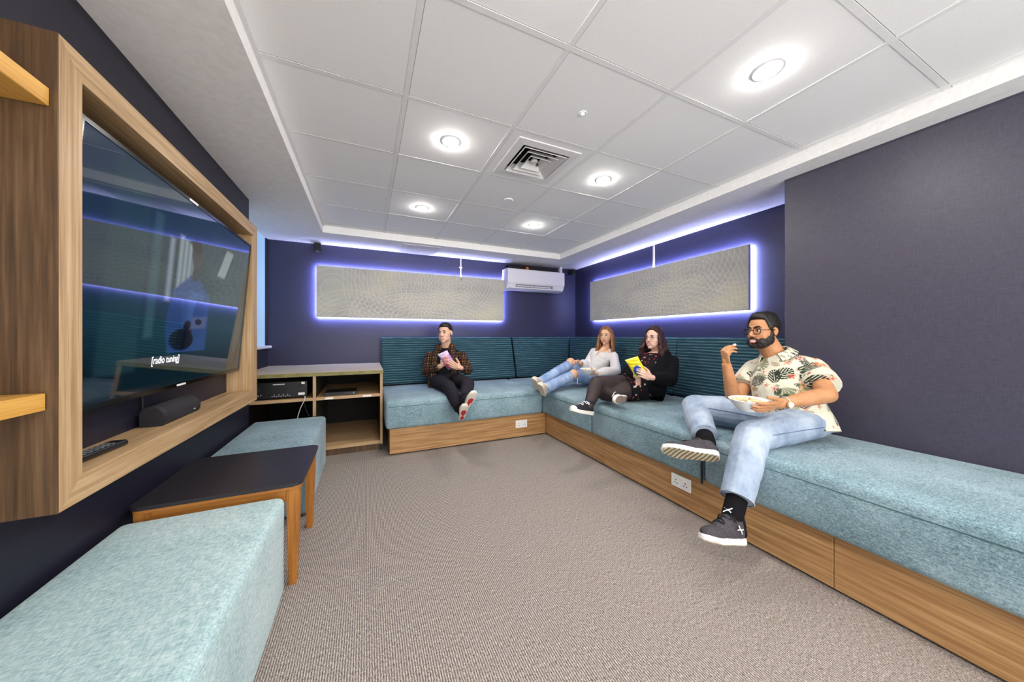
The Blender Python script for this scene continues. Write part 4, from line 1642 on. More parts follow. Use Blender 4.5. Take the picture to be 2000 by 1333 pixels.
    for u, v, z, s_, c_, d_ in ((1602, 705, 1.9, .036, OR, '#e8b06a'), (1546, 731, 1.93, .020, '#d9604a', RD), (1560, 690, 2.0, .028, PK, RD), (1533, 698, 2.0, .026, PK, OR), (1500, 754, 1.95, .022, PK, RD), (1566, 758, 1.88, .026, '#d8b79a', '#a8584a'), (1603, 818, 1.95, .022, '#a04048', RD), (1590, 812, 1.95, .016, RD, '#702028'), (1620, 722, 1.9, .026, '#cdb488', OR)):
        flower(S(u, v, z), .4, s_, c_, d_)
    at = me.color_attributes.new('Col', 'FLOAT_COLOR', 'POINT')
    buf = np.ones((len(pts), 4), np.float32)
    buf[:, :3] = col
    at.data.foreach_set('color', buf.ravel())
    M_SHIRT = attr_mat('leaf print cotton', .85, .2, .12)
    link('shirt', me, M_SHIRT, R, smooth=True)
    # collar: two folded points round the neck
    nd = unit(h.c - N)
    fN = unit(V((-.95, .05, .0)))
    fN = unit(fN - nd * fN.dot(nd) * .5)
    rN = unit(fN.cross(nd))
    N2 = N + nd * .034
    for sx in (-1, 1):
        bm = bmesh.new()
        rows = []
        for a in [PI, 2.6, 2.2, 1.8, 1.4, 1.0, .62]:
            q = (PI - a) / (PI - .62)
            dirv = rN * sx * math.sin(a) + fN * math.cos(a)
            top = N2 + dirv * .068 + nd * (.036 - .030 * q)
            fold = N2 + dirv * (.076 + .012 * q) + nd * (.038 - .026 * q)
            low = N2 + dirv * (.096 + .034 * q) - nd * (.010 + .030 * q * q)
            rows.append([bm.verts.new(x) for x in (top, fold, low, low - dirv * .004 - nd * .002, fold - nd * .006 - dirv * .002, top - nd * .012)])
        for r0_, r1_ in zip(rows, rows[1:]):
            for i in range(6):
                k = (i + 1) % 6
                bm.faces.new((r0_[i], r0_[k], r1_[k], r1_[i]))
        bm.faces.new(rows[0])
        bm.faces.new(rows[-1])
        bmesh.ops.recalc_face_normals(bm, faces=bm.faces)
        bmesh.ops.subdivide_edges(bm, edges=list(bm.edges), cuts=5, use_grid_fill=True)
        me = bpy.data.meshes.new('collar')
        bm.to_mesh(me)
        bm.free()
        autosmooth(me, 50)

        def coll(c):
            o_ = np.tile(CREAM, (len(c), 1))
            w_ = np.sin(c[:, 0] * 150 + c[:, 2] * 110) + .5 * np.sin(c[:, 1] * 90)
            o_[w_ > 1.0] = lin(DG)
            o_[w_ < -1.1] = lin(LG)
            return o_
        paint(me, coll)
        link('collar', me, M_SHIRT, R)

    # jeans
    M_J = denim('pale blue denim', '#7d8da3', '#98a6b9', '#b0bcca')
    b = Blob()
    up = unit(N - P)
    b.loft([P - up * .075, P - up * .02, P + up * .05], [rp] * 3, [.155, .18, .17], [.115, .128, .125])
    hemL = ankL.lerp(kneeL, .19)
    hemR = ankR.lerp(kneeR, .14)
    for hp, kn, hm in ((hipL, kneeL, hemL), (hipR, kneeR, hemR)):
        b.chain([hp, hp.lerp(kn, .5), kn], [.100, .096, .084])
        b.chain([kn, kn.lerp(hm, .5), hm], [.084, .082, .073], True)
    link('jeans', b.mesh(.0045, 4, (.004, 13)), M_J, R, smooth=True)
    # outer leg seams
    M_SEAM = plain('denim seam', '#5a6880', .9)
    for hp, kn, hm, sgn in ((hipL, kneeL, hemL, -1), (hipR, kneeR, hemR, -1)):
        s1 = unit((kn - hp).cross(V((0, 0, 1)))) * sgn
        pts_ = [hp.lerp(kn, .15) + s1 * .101, hp.lerp(kn, .5) + s1 * .0955 + V((0, 0, .012)), hp.lerp(kn, .92) + s1 * .083 + V((0, 0, .02))]
        obj('seam', TUBE(smooth_path(pts_, 5), .0022, 5), M_SEAM, R)
    for kn, hm in ((kneeL, hemL), (kneeR, hemR)):
        x_, y_, z_ = frame_z(hm - kn)
        obj('hem', TUBE([hm + (x_ * math.cos(a) + y_ * math.sin(a)) * .0735 for a in [2 * PI * i / 24 for i in range(24)]], .0035, 6, True), M_J, R, smooth=60)
    b = Blob()
    b.chain([kneeL.lerp(ankL, .66), ankL, ankL + V((-.01, 0, -.05))], [.049, .047, .044])
    link('sock', b.mesh(.005, 2), M_SOCKB, R, smooth=True)
    b = Blob()
    b.chain([kneeR.lerp(ankR, .72), ankR, ankR.lerp(W(1384, 880, 1.90), .7)], [.049, .047, .044])
    link('sock', b.mesh(.005, 2), M_SOCKB, R, smooth=True)
    # shoes: hanging left foot, right foot turned so that its sole faces out
    M_UP = NT('grey knit upper')
    f_ = M_UP.noise(M_UP.coord((1, 1, 1)), 200, 2)
    M_UP.base(M_UP.ramp(f_, [(.3, '#353338'), (.7, '#4f4b50')]))
    M_UP.bump(f_, .4, .002)
    M_UP = M_UP.set(.85, .25)
    tL = W(1350, 1049, 1.48) - W(1442, 1052, 1.61)
    sh, Q = shoe(R, ankL + V((-.005, 0, -.005)), tL, V((.28, .25, .93)), .30, M_UP, M_SHW, laces='#0c0c0e', outsole=M_TREAD, drop=.114, sole_h=.023)
    b = Blob()
    b.cone(Q(-.03, 0, .075), Q(-.008, 0, .128), .041, .044, True, False)
    b.cone(Q(.02, 0, .085), Q(.0, 0, .125), .034, .036, True, False)
    b.ell(Q(-.045, 0, .05), (.030, .036, .038))
    b.cone(Q(.03, 0, .088), Q(.092, 0, .062), .029, .024)
    link('ankle_collar', b.mesh(.004, 2), M_SOCKB, sh, smooth=True)
    mw = plain('logo white', '#efefef', .5)

    def mark(c, ax, ay, s):
        """two interlocking bowed strokes"""
        bm = bmesh.new()
        for sg in (1, -1):
            p_ = [V(c) + ax * s * x + ay * s * sg * y for x, y in ((-1.45, .95), (-.75, .36), (0, .17), (.75, .36), (1.45, .95))]
            add_tube(bm, smooth_path(p_, 4), s * .20, 6)
        return bm
    r_ = (Q(0, 1, 0) - Q(0, 0, 0)).normalized()
    n1 = (Q(0, 0, 1) - Q(0, 0, 0)).normalized()
    t1 = (Q(1, 0, 0) - Q(0, 0, 0)).normalized()
    obj('logo', mark(Q(.036, -.004, .138), unit(r_ - n1 * .1), unit(n1 * .8 - t1 * .6), .013), mw, sh, label='white bowed letter mark on the tongue')
    obj('logo', mark(Q(.012, -.0425, .064), unit(t1 + n1 * .5), unit(n1 - t1 * .5), .012), mw, sh, label='white bowed letter mark on the side')
    tR = W(1312, 904, 1.86) - W(1408, 872, 1.86)
    fwd_c = (V((0, 0, CAM_H)) - W(1360, 890, 1.9)).normalized()
    nR = unit(V((0, 0, 1)) * .50 - V((fwd_c.x, fwd_c.y, 0)) * .86)
    t = NT('tan ridged rubber')
    w_ = t.n('ShaderNodeTexWave', wave_type='BANDS', bands_direction='X')
    w_.inputs['Scale'].default_value = 22
    w_.inputs['Distortion'].default_value = .6
    t.l(t.coord((1, .35, .5)), w_.inputs['Vector'])
    t.base(t.ramp(w_.outputs['Fac'], [(.15, '#6d634e'), (.4, '#b3a88a'), (.8, '#c8bea4')]))
    t.bump(w_.outputs['Fac'], .8, .006)
    M_RIDGE = t.set(.7, .3)
    shoe(R, ankR + V((-.012, 0, -.012)), tR, nR, .305, M_UP, M_SHW, laces='#0c0c0e', outsole=M_RIDGE, drop=.098)
    # watch on the left wrist
    wt = thingless(R, 'watch')
    ax = unit(wrL - elL)
    x_, y_, z_ = frame_z(ax)
    c_ = wrL - ax * .018
    obj('strap', TUBE([c_ + (x_ * math.cos(a) + y_ * math.sin(a)) * .0305 for a in [2 * PI * i / 28 for i in range(28)]], .0048, 8, True), plain('steel strap', '#c9c6c6', .3, metal=.8), wt, smooth=60)
    to_c = unit(V((0, 0, CAM_H)) - c_)
    to_c = unit(to_c - ax * to_c.dot(ax) + V((0, 0, -.35)))
    X2, Y2, Z2 = frame_z(to_c)
    bm = bmesh.new()
    add_lathe(bm, [(0, 0), (.018, 0), (.019, .006), (.016, .0085), (0, .0085)], n=24, mtx=mat_axes(X2, Y2, Z2, c_ + to_c * .030))
    obj('watch_case', bm, plain('gold case', '#d8b184', .3, metal=.7), wt, smooth=35)
    bm = bmesh.new()
    add_lathe(bm, [(0, .0086), (.0145, .0086), (.0145, .0092), (0, .0092)], n=24, mtx=mat_axes(X2, Y2, Z2, c_ + to_c * .030))
    obj('dial', bm, plain('ivory dial', '#efe2cf', .3), wt)
    return tipsR, thR, tipsL, wrL


def bowl(label, c, r, hgt, tilt=(0, 0, 1)):
    B_ = thing('bowl', label, 'bowl', c)
    x_, y_, z_ = frame_z(tilt)
    T = mat_axes(x_, y_, z_, V(c))
    rb = r * .55
    bm = bmesh.new()
    add_lathe(bm, [(0, .0), (rb * .9, 0), (rb, .003), (r * .80, hgt * .55), (r, hgt), (r - .003, hgt + .001), (r * .80 - .004, hgt * .55 + .003), (rb, .007), (0, .006)], n=40, mtx=T)
    obj('shell', bm, plain('white porcelain', '#e8e6e6', .3), B_, smooth=40)
    bm = bmesh.new()
    add_lathe(bm, [(rb * .75, -.003), (rb * .8, -.003), (rb * .82, .0008), (rb * .73, .0008)], n=32, mtx=T)
    obj('foot_ring', bm, plain('white porcelain', '#e8e6e6', .3), B_)
    return T


def popcorn(label, T, r, z, n, seed, name='popcorn'):
    rg = random.Random(seed)
    bm = bmesh.new()
    for i in range(n):
        a, q = rg.random() * 6.283, math.sqrt(rg.random()) * r
        c = V((q * math.cos(a), q * math.sin(a), z + .010 * (1 - (q / r) ** 2) + rg.uniform(-.003, .004)))
        for k in range(3):
            d = V((rg.uniform(-1, 1), rg.uniform(-1, 1), rg.uniform(-.6, 1))) * .0048
            bmesh.ops.create_icosphere(bm, subdivisions=1, radius=rg.uniform(.004, .0065), matrix=T @ Matrix.Translation(c + d))
    t = MATS.get('popcorn')
    if not t:
        q = NT('popcorn')
        f = q.noise(q.coord(), 70, 3)
        q.base(q.ramp(f, [(.34, '#c9a35a'), (.46, '#ead9a6'), (.6, '#f2ead2')]))
        t = MATS['popcorn'] = q.set(.8, .2)
    return single(name, bm, t, label, 'popcorn', kind='stuff', smooth=80)


tipsR, thR, tipsL, wrL_ = man()
bc = W(1461, 801, 1.84)
T = bowl('white bowl of popcorn held by the bearded man', bc, .096, .062, (-.03, -.03, 1))
popcorn('heap of pale popcorn in the bearded man\'s bowl', T, .078, .047, 110, 4)
bm = bmesh.new()
pc = (tipsR[0] + tipsR[1]) / 2 + V((.006, -.004, .004))
for k in range(5):
    bmesh.ops.create_icosphere(bm, subdivisions=2, radius=.0075, matrix=Matrix.Translation(pc + V((.006 * math.cos(k * 1.3), .005 * math.sin(k * 2.1), .004 * math.cos(k * 2.3)))))
single('popcorn_piece', bm, plain('white popcorn', '#f1eee6', .8), 'single piece of popcorn in the bearded man\'s raised fingers', 'popcorn', smooth=80)


# ------------------------------------------------------------------ 2: young man in plaid on the back bench
def youth():
    R = thing('person', 'smiling young man in dark plaid shirt with crossed legs on the back bench', 'person', (.86, 3.95, SEAT))
    hipR, hipL = W(853, 744, 3.93), W(888, 742, 3.93)
    kneeR, kneeL = W(877, 757, 3.50), W(914, 750, 3.50)
    ankR, ankL = W(901, 803, 3.12), W(909, 783, 3.06)
    P = (hipL + hipR) / 2 + V((0, .03, .0))
    N = W(871, 683, 4.14)
    shR, shL = W(839, 697, 4.10), W(902, 696, 4.10)
    elR, elL = W(833, 726, 3.98), W(914, 724, 3.95)
    wrR, wrL = W(862, 715, 3.80), W(899, 719, 3.72)
    h = Head(W(869.5, 651.5, 4.07), V((-.62, -.78, .0)), (0, .05, 1), 1.06)
    rp, rs = hipR - hipL, shR - shL
    b = Blob()
    h.skin(b, 1.12)
    b.cone(N + V((0, 0, -.03)), h.p(0, -.02, -.05), .060, .057)
    torso(b, P, N, rp, rs, (shL, shR), [.11, .12, .115, .12, .13, .10, .055], [.09, .09, .085, .085, .08, .07, .05], trap=.036)
    for a, e_, w_ in ((shL, elL, wrL), (shR, elR, wrR)):
        b.chain([a, e_, w_], [.045, .037, .026])
    for hp, kn, an in ((hipL, kneeL, ankL), (hipR, kneeR, ankR)):
        b.chain([hp, kn, an], [.07, .05, .036])
    hand(b, wrL, W(886, 714, 3.66) - wrL, V((-.35, .75, .35)), -1, .98, (.35, .5, .4), .05, (.7, .65, .2), .2)
    hand(b, wrR, W(872, 702, 3.80) - wrR, V((.3, .6, -.4)), 1, .95, (.4, .5, .4))
    link('body', b.mesh(.0034, 5), SK_FAIR, R, smooth=True)
    h.features(R, '#3a2a20', '#1c1410', '#c07068', True, .0042, openm=.001)
    line = lambda a: 26 if abs(a) < 46 else (26 - (abs(a) - 46) * 1.4 if abs(a) < 64 else (2 if abs(a) < 104 else -6 - (abs(a) - 104) * .42))
    th = lambda a, e: .004 + .009 * max(0, min(1, (e - 25) / 25)) + .005 * max(0, 1 - abs(a) / 60) * max(0, min(1, (66 - e) / 12))
    obj('hair', h.hair(line, th, rough=.003, seed=4), hair_mat('dark brown hair', '#0f0b09', '#1d1410', '#2c1f18'), R, smooth=70)
    # black T-shirt under the open plaid shirt
    b = Blob()
    torso(b, P, N + unit(N - P) * .016, rp, rs, (shL, shR), [.155, .150, .140, .146, .148, .112, .058], [.118, .112, .108, .110, .104, .088, .058], 0, .01, -.2)
    link('t_shirt', b.mesh(.005, 3), M_BLACKCLOTH, R, smooth=True)
    up = unit(N - P)
    fw = up.cross(unit(rs))
    b = Blob()
    rr = unit(rs)
    # two front panels and a back, leaving the chest open
    back = -fw * .035
    torso(b, P + back, N + back, rp, rs, (shL, shR), [.178, .170, .160, .164, .160, .118, .062], [.112, .104, .10, .104, .098, .08, .055], 0, 0, -.2, trap=.054)
    for s_ in (shR, shL):
        b.cone(N.lerp(s_, .38) - up * .022, s_, .046, .062)
    for sx, sh_ in ((1, shR), (-1, shL)):
        for t0_, t1_ in ((.0, .3), (.3, .6), (.6, .92), (.92, 1.03)):
            c0, c1 = P.lerp(N, t0_) + rr * sx * (.120 if t0_ < .9 else .082) + fw * (.070 if t0_ < .9 else .045), P.lerp(N, t1_) + rr * sx * (.115 if t1_ < .9 else .082) + fw * (.072 if t1_ < .9 else .045)
            b.cone(c0, c1, .048, .046)
    for a, e_, w_ in ((shL, elL, wrL), (shR, elR, wrR)):
        b.chain([a, e_, e_.lerp(w_, .86)], [.064, .057, .046], True)
    b.cone(P + rr * .15 - up * .06, P + rr * .155 + up * .1, .06, .06)
    me = b.mesh(.005, 3, (.003, 17))

    def plaid(c):
        o_ = np.tile(np.array(lin('#17151b')), (len(c), 1))
        q = c - np.array(P)
        a_ = q @ np.array(rr)
        z_ = q[:, 2]
        per = .072
        for w_, off_, cl in ((.0095, .0, '#7a4a2a'), (.004, .026, '#8a7440'), (.004, .042, '#6d3d3a')):
            for s_ in (a_, z_ + .15 * q[:, 1]):
                m_ = np.abs(((s_ + off_ + per / 2) % per) - per / 2) < w_ / 2
                o_[m_] = o_[m_] * .35 + np.array(lin(cl)) * .65
        m1 = (np.abs(((a_ + per / 2) % per) - per / 2) < .005) & (np.abs(((z_ + .15 * q[:, 1] + per / 2) % per) - per / 2) < .006)
        o_[m1] = np.array(lin('#b07a44'))
        return o_
    paint(me, plaid)
    link('plaid_shirt', me, attr_mat('plaid flannel', .9, .2, .1), R, smooth=True)
    # trousers
    b = Blob()
    b.loft([P - up * .07, P - up * .02, P + up * .05], [rp] * 3, [.14, .165, .15], [.11, .12, .11])
    for hp, kn, an in ((hipL, kneeL, ankL), (hipR, kneeR, ankR)):
        hm = an.lerp(kn, .10)
        b.chain([hp, hp.lerp(kn, .5), kn], [.092, .082, .070])
        b.chain([kn, kn.lerp(hm, .5), hm], [.070, .066, .058], True)
    link('trousers', b.mesh(.005, 4, (.003, 14)), plain('charcoal trousers', '#201d24', .9, .2), R, smooth=True)
    for an, kn in ((ankL, kneeL), (ankR, kneeR)):
        b = Blob()
        b.cone(an.lerp(kn, .14), an + unit(an - kn) * .03, .043, .042)
        link('sock', b.mesh(.005, 2), M_SOCKB, R, smooth=True)
    M_UPB = plain('black mesh upper', '#18171b', .8)
    M_OS = plain('cream rubber', '#d6d1c4', .7)
    M_RED = plain('red rubber', '#b52a30', .6)
    cr, ca = V((CY, -SY, 0)), V((SY, CY, 0))
    nL = ca * .62 - cr * .25 + V((0, 0, .62))
    shoe(R, ankL, cr * .46 - ca * .62 + V((0, 0, .64)), nL, .27, M_UPB, M_OS, laces=None, outsole=M_OS, patch=M_RED, drop=.075)
    nR = ca * .60 - cr * .20 + V((0, 0, .68))
    shoe(R, ankR, cr * .25 - ca * .70 + V((0, 0, .60)), nR, .26, M_UPB, M_OS, laces=None, outsole=M_OS, patch=M_RED, drop=.075)


youth()


def snack_bag(label, c, ax, ay, w, h_, mat, puff=.022):
    """pillow bag with crimped ends; ax across, ay along"""
    B_ = thing('snack_bag', label, 'bag', c)
    ax, ay = unit(ax), unit(ay)
    az = ax.cross(ay)
    nx, ny = 36, 56
    bm = bmesh.new()
    g_ = []
    for s_ in (1, -1):
        rows = []
        for j in range(ny + 1):
            v_ = j / ny * 2 - 1
            row_ = []
            for i in range(nx + 1):
                u_ = i / nx * 2 - 1
                d_ = puff * (1 - abs(u_) ** 2.6) ** .6 * (1 - abs(v_) ** 3.0) ** .7 if abs(v_) < .94 else 0
                wv = .0025 * math.sin(v_ * 16 + u_ * 3) * (1 - u_ * u_)
                p_ = V(c) + ax * (u_ * w / 2 * (1 - .10 * (1 - v_ * v_) * .6)) + ay * (v_ * h_ / 2) + az * s_ * (d_ + .0009 + (wv if abs(v_) < .9 else 0))
                row_.append(bm.verts.new(p_))
            rows.append(row_)
        for j in range(ny):
            for i in range(nx):
                q = (rows[j][i], rows[j][i + 1], rows[j + 1][i + 1], rows[j + 1][i])
                bm.faces.new(q if s_ > 0 else tuple(reversed(q)))
        g_.append(rows)
    A_, B2 = g_
    for j in range(ny):
        for i in (0, nx):
            bm.faces.new((A_[j][i], A_[j + 1][i], B2[j + 1][i], B2[j][i]))
    for i in range(nx):
        for j in (0, ny):
            bm.faces.new((A_[j][i], A_[j][i + 1], B2[j][i + 1], B2[j][i]))
    me = mesh_of(bm)
    co = np.array([v.co for v in me.vertices]) - np.array(c)
    uu, vv = co @ np.array(ax) / (w / 2), co @ np.array(ay) / (h_ / 2)
    col = mat(uu, vv, co @ np.array(az))
    at = me.color_attributes.new('Col', 'FLOAT_COLOR', 'POINT')
    buf = np.ones((len(co), 4), np.float32)
    buf[:, :3] = col
    at.data.foreach_set('color', buf.ravel())
    t = MATS.get('foil')
    if not t:
        q = NT('printed foil')
        a = q.n('ShaderNodeAttribute', attribute_name='Col')
        q.base(a.outputs['Color'])
        t = MATS['foil'] = q.set(.32, .5)
    link('pouch', me, t, B_, smooth=True)
    return B_, az


def pink_print(u, v, z):
    c = np.tile(np.array(lin('#b58fc4')), (len(u), 1))
    c[v > .55] = lin('#d3bcd8')
    c[(np.hypot(u * .9, v * 1.0 - .05) < .52)] = lin('#d98f86')
    c[(np.hypot(u * .8 + .3, v + .45) < .22)] = lin('#c23a3a')
    c[(np.hypot(u * .8 - .3, v + .52) < .2)] = lin('#caa23a')
    c[(np.abs(v + .8) < .12)] = lin('#8a63a8')
    c[np.abs(v) > .93] = lin('#e6dbe8')
    return c


def yellow_print(u, v, z):
    c = np.tile(np.array(lin('#e6d327')), (len(u), 1))
    c[np.hypot(u, (v + .35) * 1.1) < .62] = lin('#2c3fa8')
    c[np.hypot(u - .1, (v + .30) * 1.2) < .30] = lin('#7f93d8')
    c[np.hypot(u + .2, (v + .72) * 1.2) < .25] = lin('#3f7a3a')
    c[np.abs(v) > .92] = lin('#f1e88a')
    return c


c0 = W(874, 704, 3.70)
snack_bag('pink and purple snack bag in the hands of the young man in plaid', c0, V((.80, -.45, .42)), V((-.52, .0, .80)), .12, .215, pink_print, .042)


# ------------------------------------------------------------------ 3: woman in white blouse, legs stretched along the bench
def blonde():
    R = thing('person', 'woman with long fair brown hair in white blouse and ripped jeans', 'person', (2.62, 3.3, SEAT))
    hipL, hipR = W(1148, 737, 3.98), W(1158, 733, 4.12)
    kneeL, kneeR = W(1117, 734, 3.86), W(1113, 712, 4.02)
    ankL, ankR = W(1066, 759, 3.58), W(1054, 748, 3.76)
    P = (hipL + hipR) / 2 + V((.04, 0, .0))
    N = W(1184, 682, 4.08)
    shL, shR = W(1199, 697, 3.93), W(1160, 688, 4.20)
    elL, elR = W(1203, 725, 3.78), W(1147, 713, 4.10)
    wrL, wrR = W(1160, 730, 3.66), W(1134, 711, 3.93)
    h = Head(W(1183.5, 657, 4.06), V((-.80, -.50, .03)), (.06, .05, 1), .95)
    rp, rs = hipR - hipL, shR - shL
    b = Blob()
    h.skin(b, .90)
    b.cone(N + V((0, 0, -.03)), h.p(0, -.02, -.05), .046, .043)
    torso(b, P, N, rp, rs, (shL, shR), [.11, .12, .105, .115, .122, .092, .050], [.09, .09, .08, .095, .088, .068, .045], 0, 0, trap=.038)
    for a, e_, w_ in ((shL, elL, wrL), (shR, elR, wrR)):
        b.chain([a, e_, w_], [.038, .032, .022])
    for hp, kn, an in ((hipL, kneeL, ankL), (hipR, kneeR, ankR)):
        b.chain([hp, kn, an], [.075, .055, .034])
    b.ball(kneeR + V((.004, -.010, .018)), .062)
    b.ball(kneeL + V((.012, -.018, .014)), .062)
    up_ = unit(N - P)
    fw_ = up_.cross(unit(rs))
    b.cone(N + fw_ * .030 - up_ * .02, P.lerp(N, .66) + fw_ * .112, .046, .010)
    hand(b, wrL, W(1146, 729, 3.60) - wrL, V((-.15, .5, .6)), -1, .90, (.25, .4, .3), .05, (.7, .6, .2), .2)
    hand(b, wrR, W(1124, 704, 3.88) - wrR, V((.1, -.3, -.9)), 1, .90, (.55, .6, .4), .04, (.7, .4, .5), .3)
    link('body', b.mesh(.0034, 5), SK_WARM, R, smooth=True)
    h.features(R, '#3a2a1c', '#3a2618', '#b5605a', True, .0032)
    MH = hair_mat('brown to blond hair', '#4a2c18', '#8a5a34', '#b98a58', (70, 70, 6))
    line = lambda a: 37 if abs(a) < 20 else (37 - (abs(a) - 20) * .78 if abs(a) < 68 else (0 - (abs(a) - 68) * 1.1 if abs(a) < 95 else -45))
    obj('hair_cap', h.hair(line, lambda a, e: .013 + .004 * max(0, (e - 40) / 50), rough=.002, seed=9), MH, R, smooth=70)
    b = Blob()
    rg = random.Random(2)
    for i in range(40):
        az = math.radians(rg.uniform(70, 292))
        fr_ = abs(math.degrees(az) - 180) / 110
        x0_, y0_ = .080 * math.sin(az), -.012 + .098 * math.cos(az)
        ln = rg.uniform(.38, .46) * (1.12 if az > PI else .95)
        pts_ = [h.p(x0_ * .95, y0_ * .95, .055), h.p(x0_ * 1.07, y0_ * 1.05, .0)]
        for k in range(1, 7):
            q = k / 6
            side = 1 if x0_ > 0 else -1
            fx = x0_ * (1.12 + .35 * q) + side * .010 * q
            fy = y0_ * (1.05 - .25 * q) + ((.050 + (.060 if x0_ < 0 else .0)) * q if fr_ > .40 else -.004 * q)
            p_ = h.p(fx, fy, -ln * q * .92 + .0)
            p_ += h.f * .010 * math.sin(q * 6 + i) * q
            pts_.append(p_)
        b.chain(pts_, [.012, .019, .021, .021, .021, .019, .015, .008])
    link('hair', b.mesh(.004, 4, (.0012, 90)), MH, R, smooth=True)
    # blouse with V neck
    b = Blob()
    up = unit(N - P)
    torso(b, P, P.lerp(N, .80), rp, rs, (), [.150, .146, .122, .128, .138, .132, .120], [.122, .116, .098, .108, .118, .108, .094], 0, .012, -.2)
    b2 = unit(rs)
    fw = up.cross(b2)
    for s_ in (shL, shR):
        sx = 1 if (s_ - N).dot(b2) > 0 else -1
        b.cone(P.lerp(N, .97) + b2 * sx * .066 - fw * .012, s_, .034, .054)
        b.cone(P.lerp(N, .74) + b2 * sx * .07, P.lerp(N, .95) + b2 * sx * .075, .062, .034)
        b.cone(P.lerp(N, .74) + b2 * sx * .07, s_ - V((0, 0, .03)), .07, .056)
    for s_ in (.055, .065):
        pass
    for sx in (-1, 1):
        b.ell(P.lerp(N, .66) + b2 * sx * .052 + fw * .060, (.074, .060, .070), b2, fw, up)
    for a, e_, w_ in ((shL, elL, wrL), (shR, elR, wrR)):
        b.chain([a, a.lerp(e_, .5), e_, e_.lerp(w_, .55), e_.lerp(w_, .88)], [.052, .056, .058, .060, .036], True)
    link('blouse', b.mesh(.0045, 9, (.004, 18)), plain('white viscose', '#dcd8d6', .8, .3), R, smooth=True)
    obj('necklace', TUBE(smooth_path([N + b2 * .045 + fw * .02, N + fw * .058 - up * .05, N - b2 * .045 + fw * .02], 6), .0014, 5), plain('gold chain', '#c9a25e', .3, metal=.8), R)
    # ripped jeans: thighs and shins leave the knees open
    MJ = denim('mid blue denim', '#6f88b4', '#8ba2c8', '#b3c3dc')
    b = Blob()
    b.loft([P - up * .06, P - up * .01, P + up * .05], [rp] * 3, [.14, .155, .135], [.115, .12, .11])
    for hp, kn, an in ((hipL, kneeL, ankL), (hipR, kneeR, ankR)):
        hm = an.lerp(kn, -.02)
        b.chain([hp, hp.lerp(kn, .55), kn], [.092, .080, .062])
        b.chain([kn, kn.lerp(hm, .5), hm], [.062, .062, .060], True)
    link('jeans', b.mesh(.005, 4, (.003, 16)), MJ, R, smooth=True)
    MT = plain('frayed white thread', '#e3e6ee', .9)
    for kn, d_ in ((kneeR, V((.03, -.045, -.02))), (kneeL, V((.035, -.055, -.01)))):
        obj('thread', TUBE(smooth_path([kn + d_, kn + d_ + V((.004, -.006, -.04)), kn + d_ + V((-.002, -.004, -.085))], 4), .0045, 6), MT, R)
    ring = lambda c, ax, r: [V(c) + (frame_z(ax)[0] * math.cos(a) + frame_z(ax)[1] * math.sin(a)) * r for a in [2 * PI * i / 20 for i in range(20)]]
    obj('bracelet', TUBE(ring(wrR - unit(wrR - elR) * .016, wrR - elR, .026), .004, 6, True), plain('dark bead bracelet', '#23202a', .4), R, smooth=60)
    MB = plain('cream suede', '#cfc3b2', .9)
    MS = plain('cream sole', '#d9cfbd', .7)
    for an, t_, n_ in ((ankL, W(1040, 768, 3.46) - W(1074, 772, 3.60), None), (ankR, W(1033, 752, 3.66) - W(1064, 762, 3.80), None)):
        nn = V((.62, .12, .70))
        shoe(R, an, V((-.50, -.42, .18)), nn, .275, MB, MS, laces='#d6cbba', high=True, drop=.080)
    return wrL


wl = blonde()
T = bowl('white bowl in the lap of the woman in the white blouse', W(1148, 729, 3.60) + V((0, 0, -.012)), .088, .058, (0, -.06, 1))
popcorn('popcorn in the bowl of the woman in the white blouse', T, .070, .042, 60, 8)


